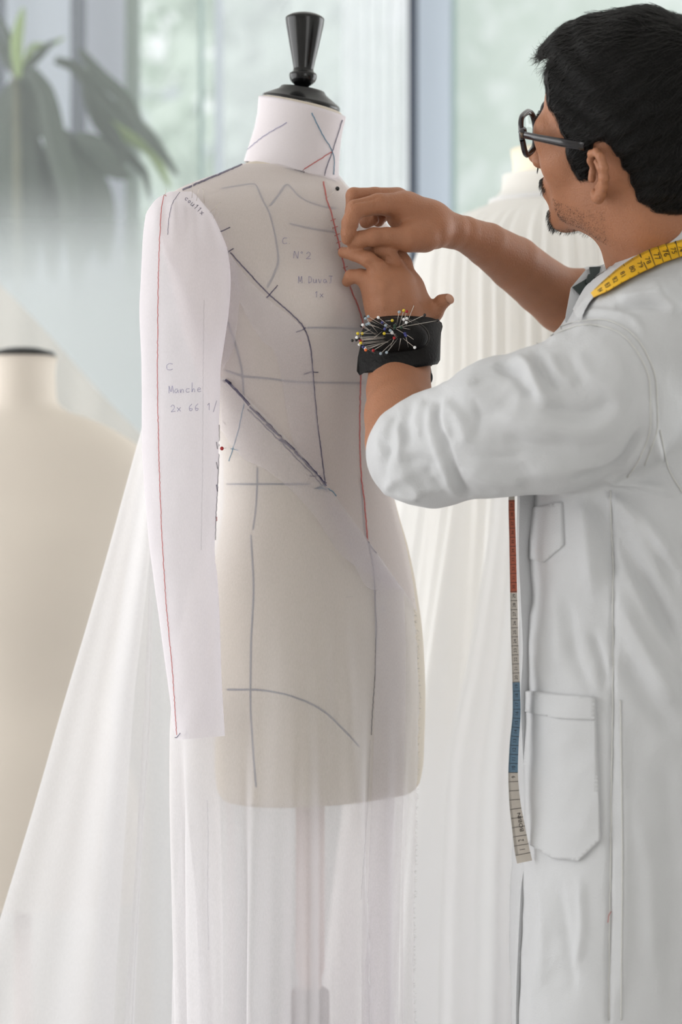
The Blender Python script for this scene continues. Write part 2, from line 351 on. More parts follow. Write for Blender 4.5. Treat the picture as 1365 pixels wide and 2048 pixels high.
# outside: pale building edge and loose trees beyond the glass
M['leaf_out'] = pbsdf('outdoor_leaves', srgb(214, 224, 209), .8, .25, 2)
M['facade'] = pbsdf('pale_facade', srgb(225, 230, 232), .9, .05, 2)
M['grass'] = pbsdf('outdoor_ground', srgb(205, 214, 206), .9, .1, 1)
struct('ground', *box((-30, 5.95, -.6), (30, 60, -.5)), M['grass'])
mesh_b = thing('far_building', 'pale low facade seen far outside through the clear window left of the black knob', 'building', (-5, 24, -.5))
mesh('wall', *box((-9.0, 24, -.5), (-1.9, 28, wz(196, 24))), M['facade'], mesh_b, False)
mesh('roof', *box((-9.2, 23.7, wz(196, 24)), (-1.7, 28.2, wz(186, 24))), M['panel_grey'], mesh_b, False)
def tree(x, y, h, r, label, seed):
    rr = random.Random(seed); t = thing('tree', label, 'tree', (x, y, -.5), 'trees outside the windows')
    V, Fs = tube([(x, y, -.5), (x + .1, y, h * .5), (x, y + .1, h)], [.14, .1, .05], 8); mesh('trunk', V, Fs, M['thread'], t)
    V = []; Fs = []
    for k in range(900):
        a = rr.uniform(0, 6.28); q = rr.random() ** .5; zz = rr.uniform(-1, 1); s = math.sqrt(1 - zz * zz * .9)
        c = Vector((x + r * q * s * math.cos(a), y + r * q * s * math.sin(a), h + r * 1.25 * zz + .3 * math.sin(a * 3)))
        n = Vector((rr.uniform(-1, 1), rr.uniform(-1, 1), rr.uniform(-1, 1))).normalized(); u = n.orthogonal().normalized(); v = n.cross(u); s = rr.uniform(.12, .26); i = len(V)
        V += [tuple(c + u * s), tuple(c + v * s * .5), tuple(c - u * s), tuple(c - v * s * .5)]; Fs.append((i, i + 1, i + 2, i + 3))
    mesh('foliage', V, Fs, M['leaf_out'], t, False, kind='stuff')
tree(-.55, 16, 4.3, 1.15, 'pale green tree outside behind the black knob of the dressed form', 1)
tree(-.25, 20, 4.2, 1.1, 'pale green tree outside just right of the black knob', 2)
tree(-1.75, 21, 2.9, .9, 'low pale green tree outside behind the plant leaves at left', 3)
tree(2.0, 22, 5.2, 1.8, 'pale green tree outside the window above the forearm and behind the glasses', 4)

# ------------------------------------------------------------------ gradient-frosted glass screen with plant behind
def frosted():
    m, n, l, o = mat('gradient_frosted_glass'); tr = n.new('ShaderNodeBsdfTransparent'); df = n.new('ShaderNodeBsdfDiffuse'); tl = n.new('ShaderNodeBsdfTranslucent')
    for q in (df, tl): q.inputs[0].default_value = srgb(232, 236, 237)
    mx = n.new('ShaderNodeMixShader'); mx.inputs[0].default_value = .5; l.new(df.outputs[0], mx.inputs[1]); l.new(tl.outputs[0], mx.inputs[2])
    t = n.new('ShaderNodeTexCoord'); s = n.new('ShaderNodeSeparateXYZ'); l.new(t.outputs['Object'], s.inputs[0])
    r = n.new('ShaderNodeMapRange'); r.interpolation_type = 'SMOOTHSTEP'; l.new(s.outputs['Z'], r.inputs[0])
    r.inputs[1].default_value = wz(690, 4.7); r.inputs[2].default_value = wz(330, 4.7); r.inputs[3].default_value = .93; r.inputs[4].default_value = .10
    mm = n.new('ShaderNodeMixShader'); l.new(r.outputs[0], mm.inputs[0]); l.new(tr.outputs[0], mm.inputs[1]); l.new(mx.outputs[0], mm.inputs[2]); l.new(mm.outputs[0], o.inputs[0]); return m
M['frost'] = frosted()
GD = 4.7
scr = mesh('window_5', *box((wx(-700, GD), GD, .02), (wx(800, GD), GD + .01, 2.6)), M['frost'], None, False); scr['kind'] = 'structure'
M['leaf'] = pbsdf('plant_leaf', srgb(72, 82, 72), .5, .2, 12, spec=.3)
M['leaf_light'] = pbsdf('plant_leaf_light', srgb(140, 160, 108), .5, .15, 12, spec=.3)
M['stem'] = pbsdf('plant_stem', srgb(110, 112, 95), .7, .2, 20)
M['pot'] = pbsdf('grey_pot', srgb(150, 152, 152), .6, .05, 10)
PD = 5.12
pl = thing('potted_plant', 'tall broad-leaved potted plant standing behind the frosted glass screen at left', 'plant', (wx(70, PD), PD, 0))
mesh('pot', *lathe([(.13, 0), (.17, .3), (.18, .32), (.16, .32), (.155, .29)], (wx(70, PD), PD, 0)), M['pot'], pl)
mesh('stem', *tube([(wx(70, PD), PD, .25), (wx(60, PD), PD, .9), (wx(35, PD), PD + .02, 1.5), (wx(32, PD), PD, wz(130, PD))], [.02, .018, .014, .01], 8), M['stem'], pl)
def leaf(pts, wd, dd=0, light=False):
    p = resample(np.array(pts, float), 6); n = len(p); V = []
    for i in range(n):
        t = i / (n - 1); a = p[max(i - 1, 0)][:2]; b = p[min(i + 1, n - 1)][:2]; dx, dy = b - a; q = math.hypot(dx, dy) + 1e-9
        wv = wd * (math.sin(math.pi * min(1, (t * .86 + .1))) ** .7) * .5; dep = PD + dd + .04 * math.sin(t * 2.5)
        for s in (-1, -.5, 0, .5, 1):
            V.append(tuple(P(p[i][0] - dy / q * wv * s, p[i][1] + dx / q * wv * s, dep + .012 * abs(s))))
    mesh('leaf', V, grid_faces(n, 5), M['leaf_light'] if light else M['leaf'], pl)
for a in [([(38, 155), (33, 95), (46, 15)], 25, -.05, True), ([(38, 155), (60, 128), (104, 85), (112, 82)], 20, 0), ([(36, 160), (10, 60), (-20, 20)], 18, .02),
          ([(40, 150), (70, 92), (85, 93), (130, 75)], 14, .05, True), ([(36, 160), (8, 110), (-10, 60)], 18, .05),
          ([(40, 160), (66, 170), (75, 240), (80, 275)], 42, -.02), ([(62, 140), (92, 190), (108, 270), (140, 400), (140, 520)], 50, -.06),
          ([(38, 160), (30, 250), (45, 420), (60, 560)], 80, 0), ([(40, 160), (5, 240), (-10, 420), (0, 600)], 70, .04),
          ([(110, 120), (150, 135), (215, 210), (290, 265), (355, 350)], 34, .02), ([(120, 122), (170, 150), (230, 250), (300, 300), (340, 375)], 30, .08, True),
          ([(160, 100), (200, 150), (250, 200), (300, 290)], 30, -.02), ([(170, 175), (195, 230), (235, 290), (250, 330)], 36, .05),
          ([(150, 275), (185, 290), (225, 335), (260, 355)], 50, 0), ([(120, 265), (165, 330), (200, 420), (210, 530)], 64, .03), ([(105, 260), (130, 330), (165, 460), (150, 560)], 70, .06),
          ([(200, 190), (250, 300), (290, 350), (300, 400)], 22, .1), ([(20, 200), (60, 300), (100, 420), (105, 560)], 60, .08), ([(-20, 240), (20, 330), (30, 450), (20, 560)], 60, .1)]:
    leaf(*a)

# ------------------------------------------------------------------ main dress form
YAW = math.radians(44); SS = np.array([-math.cos(YAW), -math.sin(YAW)]); FR = np.array([math.sin(YAW), -math.cos(YAW)]); FD = 2.6
def zf(py, d=FD): return CZ - (py - CY) / F * d
FORM = [(318, 584, .053, .048, .054), (330, 584, .080, .050, .058), (345, 582, .112, .054, .064), (362, 578, .148, .064, .074), (380, 574, .172, .078, .086), (400, 572, .183, .086, .092),
        (440, 572, .186, .098, .100), (500, 572, .176, .113, .104), (560, 572, .160, .124, .100), (620, 574, .150, .130, .094), (680, 578, .143, .126, .088), (760, 590, .130, .110, .082),
        (860, 606, .116, .094, .080), (930, 612, .111, .088, .082), (970, 616, .112, .088, .086), (1022, 624, .117, .089, .092), (1100, 632, .130, .092, .104), (1180, 636, .141, .095, .114),
        (1290, 641, .148, .098, .118), (1396, 645, .149, .097, .114), (1530, 646, .146, .094, .106), (1574, 645, .142, .090, .102), (1590, 644, .134, .083, .094)]
ft = table([(-zf(r[0]),) + r[1:] for r in FORM])
def form_pt(phi, z, off=0, grow=None):
    r = ft(-z); cx, a, bf, bb = r[..., 0], r[..., 1], r[..., 2], r[..., 3]
    if grow is not None: a = a + grow; bf = bf + grow; bb = bb + grow
    c, s = np.cos(phi), np.sin(phi); e = 2 / (2.25 - .75 * sstep(zf(425), zf(345), z))
    u = a * np.sign(c) * np.abs(c) ** e; t = np.where(s > 0, bf, bb) * np.sign(s) * np.abs(s) ** e
    zb = zf(640)
    bust = (np.exp(-((u - .068) / .042) ** 2) + np.exp(-((u + .068) / .042) ** 2)) * np.exp(-((z - zb) / .052) ** 2) * .022 * (s > 0) * sstep(0, .5, s)
    t = t + bust
    u = u + off * c; t = t + off * s
    x = (cx - CX) / F * FD
    up_ = sstep(zf(640), zf(430), z); u = np.where(u > 0, u * (1 - .05 * up_), u); dy = u * SS[1] + t * FR[1]
    drop = np.clip(-dy / FD, 0, 1) * (z - CZ) * up_ + .27 * np.clip(-u, 0, 1) * sstep(zf(640), zf(420), z)
    return np.stack([x + u * SS[0] + t * FR[0], FD + u * SS[1] + t * FR[1], z - drop], -1)
def sheet(phis, zs):                                          # phis (m,), zs (n,) or (n,m)
    zs = np.asarray(zs, float)
    if zs.ndim == 1: zs = np.repeat(zs[:, None], len(phis), 1)
    return np.repeat(np.asarray(phis)[None], zs.shape[0], 0), zs
fx, fy = (604 - CX) / F * FD, FD
form = thing('dress_form', 'beige linen dress form with glossy black knob, wearing the sheer white toile', 'mannequin', (float((640 - CX) / F * FD), FD, 0))
ph = np.linspace(0, 2 * math.pi, 97)[:-1]; zz = np.array([zf(y) for y in np.r_[318, np.linspace(322, 400, 26), np.linspace(406, 1574, 130), 1582, 1587, 1590]])
A, Zg = sheet(ph, zz); V = form_pt(A, Zg).reshape(-1, 3); Fs = grid_faces(len(zz), 96, True)
Fs += [tuple(range(96))[::-1], tuple((len(zz) - 1) * 96 + k for k in range(96))]
mesh('torso', V, Fs, M['linen'], form); FB = bvh_of(V, Fs)
def ring(cpx, cpy, r, tx, ty, n=64, d=FD, q=1.0):             # tilted ring; tx: fall towards the right, ty: fall towards the camera
    c = np.array(P(cpx, cpy, d)); a = np.linspace(0, 2 * math.pi, n + 1)[:-1]
    return np.c_[c[0] + r * np.cos(a), c[1] + r * q * np.sin(a), c[2] - tx * r * np.cos(a) + ty * r * q * np.sin(a)]
def rings(L, n=64, close=True, **k):
    V = np.concatenate([ring(*l, n=n, **k) for l in L]); f = grid_faces(len(L), n, True)
    if close: f += [tuple(range(n)), tuple((len(L) - 1) * n + i for i in range(n))[::-1]]
    return V, f
mesh('neck', *rings([(584, 362, .054, .22, .1), (584, 340, .053, .22, .1), (592, 290, .050, .22, .1), (599, 250, .0495, .23, .1), (603, 222, .051, .23, .1), (604, 212, .051, .23, .1), (604.5, 208, .048, .23, .1), (604.5, 206, .030, .2, .08)]), M['linen'], form, label='cream linen neck above the collar')
mesh('neck_cap', *rings([(603, 209, .0480, .19, .12), (603, 206, .0485, .19, .12), (603, 202, .0485, .19, .12), (604, 199, .046, .19, .12), (606, 184, .0295, .17, .10), (606, 182, .0290, .17, .10), (606, 181, .0282, .16, .1), (606, 178, .0275, .16, .1), (606, 176, .0245, .16, .1), (606, 175, .016, .16, .1)]), M['black'], form, label='stepped glossy black cap plate')
fp = [(605, 182, 11), (605, 174, 12.5), (605.5, 171, 15), (606, 168, 19), (606.2, 163, 24.5), (606.5, 157, 27.2), (606.5, 151, 28), (606.5, 147.5, 27), (607, 145, 22.5), (607.2, 141, 20.5), (607.5, 136, 20.5), (608, 120, 23.5), (609, 90, 30), (610, 50, 37.8), (610.2, 39, 39.3), (610.2, 36.5, 38.8), (610.3, 34, 36), (610.5, 30, 29), (610.5, 26.8, 18), (610.5, 25.5, 8)]
mesh('finial', *rings([(x, y, r / F * FD, .04, .02) for x, y, r in fp]), M['black'], form, label='turned glossy black wooden knob')
M['pole'] = pbsdf('wood_pole', srgb(186, 158, 148), .6, .1, 20)
mesh('pole', *lathe([(.0145, .1), (.0145, .62), (.018, .63), (.018, zf(1578) + .01)], (form.location.x - .012, FD, 0)), M['pole'], form)
bx_, by_ = form.location.x - .012, FD
mesh('clamp', *lathe([(.02, .53), (.024, .535), (.024, .6), (.02, .605)], (bx_, by_, 0)), M['leather'], form)
for k in range(3):
    a = k * 2.094 + .4; mesh('foot', *tube([(bx_, by_, .13), (bx_ + .16 * math.cos(a), by_ + .16 * math.sin(a), .07), (bx_ + .27 * math.cos(a), by_ + .27 * math.sin(a), .014)], [.016, .014, .013], 8), M['pole'], form)
def form_tape(pts, wd=.0016):
    mesh('style_tape', *tube(surf_line(FB, pts, .0004, 7, 2.5), wd * .8, 5, flat=.35), M['tape_form'], form)
for L in ([(503, 1070), (508, 1180), (503, 1290), (502, 1400), (507, 1500), (513, 1574)], [(455, 1379), (505, 1379), (560, 1386), (610, 1402), (650, 1424), (690, 1462), (718, 1492)],
          [(443, 378), (507, 369), (525, 400), (540, 430), (552, 480), (557, 520), (548, 550), (535, 575)], [(540, 412), (558, 390), (574, 370), (600, 395), (640, 412), (672, 418)],
          [(580, 448), (625, 458), (672, 465)], [(455, 640), (472, 690), (486, 750), (488, 790)], [(615, 655), (660, 655), (722, 658)], [(452, 740), (490, 752), (540, 757), (600, 764), (728, 766)],
          [(516, 935), (514, 1000), (507, 1060)], [(440, 968), (520, 968), (620, 968)], [(722, 960), (728, 1050), (748, 1140), (752, 1300)]):
    form_tape(L)

# ------------------------------------------------------------------ the toile (sheer muslin dress)
dress = thing('toile_dress', 'long sheer white muslin toile with one sleeve, ink seam marks and spreading train', 'dress', (float((600 - CX) / F * FD), FD, 0))
DX = np.array([420, 442, 500, 560, 612, 650, 690, 735, 800, 860.]); DY = np.array([730, 752, 806, 868, 922, 968, 1022, 1083, 1176, 1260.])
def zdiag(phi, off):
    lo, hi = zf(1400), zf(500)
    for _ in range(30):
        mid = (lo + hi) / 2; p = proj(form_pt(np.array([phi]), np.array([mid]), off))[0]
        if p[1] > np.interp(p[0], DX, DY): lo = mid
        else: hi = mid
    return (lo + hi) / 2
def zdiag_s(phi, off):
    if phi < .15: return zdiag(.15, off)
    return zdiag(phi, off)
bph = np.linspace(math.radians(-100), math.radians(124), 130); bot = np.array([zdiag_s(p, .004) for p in bph]); top = zf(327)
rows = np.r_[np.linspace(0, .12, 18), np.linspace(.13, 1, 90)]
Zs = top + (bot[None] - top) * rows[:, None]; A = np.repeat(bph[None], len(rows), 0)
V = form_pt(A, Zs, .004)
V = V.reshape(-1, 3)
for i in range(len(V)): V[i, 1] += .0012 * fbm(V[i], 18)
bodice = mesh('bodice', V, grid_faces(len(rows), len(bph)), M['muslin'], dress, label='sheer bodice drawn with seam lines'); BB = bvh_of(V, grid_faces(len(rows), len(bph)))
# collar band
cr = [(583, 344, .0590, .22, .1), (583, 341, .0592, .22, .1), (588, 312, .0565, .22, .1), (595, 275, .0538, .225, .1), (600, 245, .0532, .23, .1), (604, 220, .0545, .235, .1), (605, 214, .0548, .24, .1)]
V, Fs = rings(cr + [(605, 214.5, .0535, .24, .1), (604, 222, .053, .235, .1)], close=False)
mesh('collar', V, Fs, M['collar'], dress, label='high white stand collar crossed by blue and red lines'); CB = bvh_of(V, Fs)
# skirt front panel
sph = np.linspace(math.radians(117), math.radians(-75), 200); stop = np.array([zdiag_s(p, .006) + .004 for p in sph]); sn = 150
rr_ = np.linspace(0, 1, sn) ** 1.0; Zs = stop[None] + (.012 - stop[None]) * rr_[:, None]; A = np.repeat(sph[None], sn, 0)
py = CY - (Zs - CZ) * F / FD; deg = np.degrees(A)
hip = np.where(Zs < zf(1400), zf(1400), Zs)
left = np.exp(-((deg + 8) / 34) ** 2) * sstep(900, 1460, py) * .056 * (1 - .5 * sstep(1480, 2100, py))
fall = sstep(1250, 2050, py); fold = (.015 * np.sin(A * 15 + .7 + .25 * fall) + .010 * np.sin(A * 27 + 2 + .8 * fall) + .006 * np.sin(A * 9.3 + 1)) * fall * sstep(120, 92, deg)
fold += (np.exp(-((deg - 72) / 4.5) ** 2) * .010 + np.exp(-((deg - 61) / 4) ** 2) * .007 + np.exp(-((deg - 30) / 6) ** 2) * .010) * sstep(1150, 1500, py)
inn = -.016 * sstep(1420, 2000, py) * sstep(60, 116, deg)
V = form_pt(A, hip, 0) ; base = V.copy(); dirs = form_pt(A, hip, .1) - V; dirs /= np.linalg.norm(dirs, axis=-1)[..., None]
V = V + dirs * (.0065 + left + fold + inn + .010 * sstep(1500, 2100, py))[..., None]; V[..., 2] = Zs
V[:, 0, 0] += rng.uniform(-.0012, .0012, sn)                  # frayed raw edge
skf = grid_faces(sn, 200); V = V.reshape(-1, 3); mesh('skirt_panel', V, skf, M['skirt'], dress, label='sheer hanging front panel with frayed raw edge'); SB = bvh_of(V, skf)
# loose fringe of the raw edge
fr = [];
for i in range(0, sn):
    e = V[i * 200]
    for k in range(3):
        if e[2] < zf(1180): p = e + np.array([0, 0, random.uniform(-.006, .006)]); fr.append(tube([p, p + [random.uniform(.001, .0035), -.001, random.uniform(-.002, .002)]], .00018, 3, False))
mesh('frayed_threads', *join(fr), M['coatseam'], dress, kind='stuff')
# side panel fold hanging under the sleeve (denser, doubled)
def hang(name, rowsA, rowsB, d0, d1, m, nu=50, nv=90, amp=.006, freq=22, lab=None, ph0=0, bow=0, org=None, parent=None):
    ya = np.array([r[1] for r in rowsA], float); ty = np.linspace(ya[0], ya[-1], nv); A = np.array(rowsA, float); B = np.array(rowsB, float); V = []
    for i, y in enumerate(ty):
        xa = smooth_interp(y, A[:, 1], A[:, 0]); xb = smooth_interp(y, B[:, 1], B[:, 0]); q = i / (nv - 1)
        for j in range(nu):
            u = j / (nu - 1); d = lerp(d0[0], d0[1], u) * (1 - q) + lerp(d1[0], d1[1], u) * q
            d += amp * q ** .6 * (math.sin(u * freq + ph0 + .6 * q) + .5 * math.sin(u * freq * 1.9 + 1.3)) - bow * math.sin(math.pi * u)
            V.append(tuple(P(lerp(xa, xb, u), y, d)))
    f = grid_faces(nv, nu); o = mesh(name, V, f, m, parent or dress, label=lab); return np.array(V), f
FY = CY + CZ / 2.6 * F                                        # image row of the floor at the form
yb = lambda d: CY + (CZ - .01) / d * F
hang('side_fold', [(352, 1380), (356, 1500), (370, 1800), (382, 2048), (388, yb(2.5))], [(436, 1380), (430, 1500), (428, 1800), (440, 2048), (450, yb(2.5))], (2.50, 2.47), (2.50, 2.46), M['train'], 30, 70, .004, 9, 'dense fold of the skirt hanging under the sleeve')
# train : broad sheet spreading to the left and back
tL = [(300, 800), (279, 873), (254, 963), (219, 1092), (172, 1256), (129, 1400), (66, 1620), (0, 1838), (-60, 2048), (-300, yb(2.62))]
def cut(L, y): a = np.array(L, float); return float(smooth_interp(y, a[:, 1], a[:, 0]))
hang('train', tL, [(330, 800), (312, 1000), (285, 1250), (268, 1400), (248, 1700), (228, 2048), (200, yb(2.62))], (2.66, 2.70), (2.62, 2.80), M['train'], 120, 120, .006, 8.5, 'wide sheer train falling outward to the left', 0.6)
hang('train', [(296, 820), (270, 1000), (235, 1300), (180, 2048), (120, yb(2.75))], [(440, 820), (440, 1000), (440, 1300), (470, 1700), (480, yb(2.75))], (2.74, 2.76), (2.80, 2.9), M['train'], 100, 90, .008, 11, 'second sheer layer of the train behind the sleeve', 1.4)
hang('train_fold', [(302, 1050), (288, 1400), (272, 1700), (248, 2048), (200, yb(2.7))], [(306, 1050), (302, 1400), (284, 1700), (268, 2048), (240, yb(2.7))], (2.69, 2.69), (2.66, 2.67), M['train'], 12, 60, .003, 6, 'narrow bright fold at the edge of the train')
hang('inner_panel', [(452, 1592), (455, 1700), (462, yb(2.68))], [(790, 1592), (785, 1700), (770, yb(2.68))], (2.53, 2.55), (2.53, 2.56), M['muslin'], 90, 60, .012, 17, 'back layer of the sheer skirt')
# sleeve
SL = table([(383, 340, 384, 2.480), (388, 330, 392, 2.478), (398, 313, 401, 2.474), (415, 299, 416, 2.470), (430, 291, 427, 2.467), (470, 286, 447, 2.462), (505, 284, 458, 2.460), (560, 282, 462, 2.458), (620, 279, 458, 2.456), (680, 281, 450, 2.454),
            (740, 283, 442, 2.452), (800, 284, 440, 2.45), (870, 284, 438, 2.446), (950, 287, 437, 2.44), (1050, 295, 433, 2.43), (1100, 300, 430, 2.425), (1160, 308, 436, 2.42), (1250, 320, 440, 2.412), (1350, 333, 443, 2.405), (1476, 351, 450, 2.40)])
ys = np.r_[383, 386, 390, 395, 401, np.linspace(408, 1476, 150)]; V = []; ns = 72
for i, y in enumerate(ys):
    xl, xr, d = SL(y); q = (y - 383) / (1476 - 383); dep = lerp(.052, .026, q) * min(1, .35 + (y - 383) / 40)
    for j in range(ns):
        a = 2 * math.pi * j / ns; c, s = math.cos(a), math.sin(a)
        hw = (xr - xl) / 2; x = (xl + xr) / 2 - hw * np.sign(c) * abs(c) ** .9
        dd = d + dep * np.sign(s) * abs(s) ** .9
        wob = .0035 * fbm((x * .01, y * .004, s), 1.7) + .0015 * fbm((x * .03, y * .012, 3 + s), 1.3)
        if y < 520: dd += -.004 * math.sin((x - 340) * .16) * (1 - sstep(400, 520, y)) * (s < 0) * min(1, (y - 383) / 20)
        yy = y + (4 - 8 * (x - xl) / (xr - xl)) * sstep(1300, 1476, y)
        V.append(tuple(P(x + 150 * wob * 2.0, yy, dd + wob)))
slf = grid_faces(len(ys), ns, True); mesh('sleeve', V, slf, M['sleeve'], dress, label='straight set-in sheer sleeve with red grain line'); LB = bvh_of(V, slf)
hv = None and strip(LB, [(352, 1440), (400, 1440), (444, 1436)], [(352, 1476), (400, 1474), (448, 1470)], 20, 5, .0012)
# facings: doubled strips which read as lighter bands
for A_, B_, bv in (
    ([(461, 508), (500, 560), (545, 605), (590, 640), (612, 668), (623, 720), (632, 820), (640, 900), (648, 962)], [(466, 560), (485, 612), (525, 680), (548, 700), (562, 750), (575, 830), (588, 890), (606, 925)], BB),
    ([(443, 752), (500, 808), (560, 870), (612, 924), (650, 970), (735, 1085), (800, 1178)], [(443, 858), (488, 916), (530, 938), (565, 964), (627, 1030), (686, 1114), (790, 1180)], SB),
    ([(650, 975), (700, 1040), (740, 1090), (797, 1170)], [(650, 1010), (690, 1090), (745, 1180), (808, 1180)], SB),
    ([(742, 1110), (750, 1300), (746, 1500), (735, 1800), (728, 2030), (722, 2200)], [(806, 1180), (810, 1300), (808, 1500), (799, 1800), (796, 2030), (792, 2200)], SB),
    ([(445, 480), (458, 520), (461, 600), (450, 690)], [(475, 530), (480, 600), (470, 690), (445, 745)], BB)):
    mesh('facing', *strip(bv, A_, B_, 60, 14, .0016), M['muslin2'], dress)
# marks: ink seams, dashes, thread
def mark(bv, pts, m, wd=.0007, nm='ink_line', off=.0009, jit=.5, flat=.5, lab=None):
    return mesh(nm, *tube(surf_line(bv, pts, off, 5, 2.45, jit), wd, 4, flat=flat), M[m], dress, label=lab)
mark(BB, [(484, 330), (450, 345), (400, 366), (366, 381)], 'ink', .0013)
mark(CB, [(492, 323), (530, 336), (580, 350), (625, 361), (660, 363), (674, 360)], 'graphite', .0009)
mark(CB, [(624, 226), (645, 270), (664, 303), (668, 325), (667, 350)], 'teal', .0007); mark(CB, [(684, 240), (664, 303), (650, 345), (648, 362)], 'ink', .0007)
mark(CB, [(588, 352), (625, 328), (663, 304)], 'redink', .0007, 'red_line'); mark(CB, [(495, 300), (530, 272), (575, 245)], 'inkpale', .0006)
mark(BB, [(461, 505), (500, 548), (540, 590), (580, 625), (610, 658), (622, 700), (627, 760), (634, 840), (642, 900), (650, 968)], 'ink', .0008)
mark(BB, [(647, 364), (652, 395), (662, 425), (672, 465), (680, 500), (690, 540), (702, 580), (718, 620), (727, 660), (723, 720), (720, 790), (719, 880), (722, 950), (729, 1010), (735, 1082)], 'redink', .0009, 'red_line')
for (x, y) in ((666, 440), (670, 455), (674, 470), (677, 485), (680, 497), (690, 535), (695, 560)):
    mark(BB, [(x - 5, y + 2), (x + 5, y - 2)], 'redink', .0005, 'red_line')
mark(BB, [(434, 466), (447, 461), (461, 455)], 'ink'); mark(BB, [(452, 507), (468, 497)], 'ink'); mark(BB, [(532, 597), (545, 584), (556, 571)], 'ink')
mark(BB, [(592, 664), (603, 660), (612, 655)], 'ink'); mark(BB, [(608, 748), (622, 744), (637, 744)], 'ink')
mark(SB, [(444, 752), (470, 776), (500, 810)], 'ink', .0016)
for a, b in (((500, 812), (530, 842)), ((532, 848), (560, 872)), ((560, 878), (590, 900)), ((590, 905), (618, 930)), ((612, 928), (634, 948)), ((640, 955), (652, 972))):
    mark(SB, [a, b], 'ink', .0012)
for off in ((0, 0), (4, 2), (-4, 5)): mark(SB, [(500 + off[0], 812 + off[1]), (560 + off[0], 872 + off[1]), (612 + off[0], 926 + off[1]), (648 + off[0], 966 + off[1])], 'ink', .0006, jit=1.3)
mark(SB, [(652, 969), (690, 968), (730, 967), (744, 967)], 'teal'); mark(SB, [(648, 940), (640, 948), (655, 985)], 'ink', .0005)
mark(SB, [(735, 1083), (742, 1094), (752, 1106)], 'ink', .0006); mark(SB, [(737, 1084), (743, 1120), (749, 1170), (750, 1215), (753, 1250), (751, 1290), (750, 1340), (746, 1400), (742, 1470)], 'graphite', .0007)
mark(SB, [(764, 1212), (765, 1225)], 'inkpale', .0006)
mark(SB, [(489, 808), (478, 860), (465, 905), (459, 922)], 'teal', .0006); mark(SB, [(463, 897), (478, 900)], 'teal', .0005); mark(SB, [(447, 840), (453, 850)], 'graphite', .0004)
mark(SB, [(740, 1480), (735, 1600), (730, 1680), (722, 1800)], 'faint', .0006)
mark(SB, [(415, 1600), (417, 1680), (416, 1780), (418, 1900)], 'faint', .0008)
mark(LB, [(330, 386), (323, 420), (320, 480), (317, 600), (316, 750), (318, 880), (324, 1050), (333, 1200), (346, 1340), (355, 1470)], 'redink', .00055, 'red_line')
mark(LB, [(360, 385), (345, 410), (338, 450), (337, 470)], 'ink', .0004); mark(LB, [(408, 600), (406, 740), (405, 900), (402, 1100)], 'faint', .0006)
mark(LB, [(346, 1464), (353, 1476), (362, 1466)], 'ink', .0005, jit=0)
mark(LB, [(437, 850), (438, 880), (436, 930), (434, 980), (431, 1030), (430, 1080)], 'graphite', .0006)
for y, m in ((975, 'ink'), (1040, 'redink'), (890, 'graphite'), (930, 'graphite')): mark(LB, [(432, y - 6), (434, y + 8)], m, .0007)
# handwriting
GL = {'C': [[(1, .1), (.5, 0), (0, .4), (.1, .9), (.6, 1), (1, .85)]], '.': [[(.2, .95), (.3, 1)]], 'N': [[(0, 1), (.1, 0), (.8, 1), (.9, 0)]], '°': [[(.3, 0), (.1, .15), (.3, .3), (.5, .15), (.3, 0)]],
      '2': [[(0, .3), (.4, 0), (.8, .3), (0, 1), (.9, .95)]], 'M': [[(0, 1), (.1, 0), (.45, .8), (.8, 0), (.95, 1)]], 'D': [[(.1, 1), (.1, 0), (.7, .2), (.8, .7), (.1, 1)]],
      'u': [[(0, .4), (.1, .95), (.6, .9), (.7, .4), (.75, 1)]], 'v': [[(0, .4), (.35, 1), (.7, .4)]], 'a': [[(.7, .5), (.2, .45), (0, .8), (.3, 1), (.7, .6), (.8, 1)]], 'o': [[(.4, .45), (0, .7), (.4, 1), (.8, .7), (.4, .45)]],
      'J': [[(.1, 0), (1, 0)], [(.6, 0), (.6, .9), (.2, 1)]], 'c': [[(.8, .5), (.2, .5), (0, .8), (.3, 1), (.8, .9)]], 'h': [[(.2, -.3), (.05, 1), (.4, .5), (.65, .6), (.65, 1)]], 'n': [[(0, .5), (.05, 1), (.4, .5), (.7, .6), (.7, 1)]],
      'e': [[(.05, .75), (.75, .6), (.4, .42), (0, .75), (.3, 1), (.8, .9)]], '6': [[(.7, 0), (.1, .5), (.1, .9), (.5, 1), (.7, .7), (.15, .65)]], '1': [[(.1, .3), (.5, 0), (.4, 1)]], '/': [[(.8, -.3), (0, 1.3)]],
      'x': [[(0, .4), (.8, 1)], [(.8, .4), (0, 1)]], 'p': [[(.1, .4), (.0, 1.4)], [(.1, .5), (.6, .45), (.6, .8), (.1, .9)]], '4': [[(.4, 0), (0, .6), (.8, .6)], [(.6, .3), (.55, 1)]], '7': [[(0, 0), (.8, 0), (.3, 1)]]}
def write(bv, txt, x, y, w_, h, ang=0, m='inkpale', wd=.0004):
    ps = []; ca, sa = math.cos(ang), math.sin(ang)
    for i, ch in enumerate(txt):
        for s in GL.get(ch, []):
            q = [(x + (i * w_ * 1.25 + u * w_) * ca - v * h * sa, y + (i * w_ * 1.25 + u * w_) * sa + v * h * ca) for u, v in s]
            ps.append(tube(surf_line(bv, q, .0008, 2.5, 2.45), wd, 4, flat=.5))
    mesh('handwriting', *join(ps), M[m], dress)
write(BB, 'C.', 565, 476, 9, 12); write(BB, 'N°2', 588, 503, 10, 14, .05); write(BB, 'M.DuvaJ', 597, 553, 8, 14); write(BB, '1x', 630, 583, 8, 12)
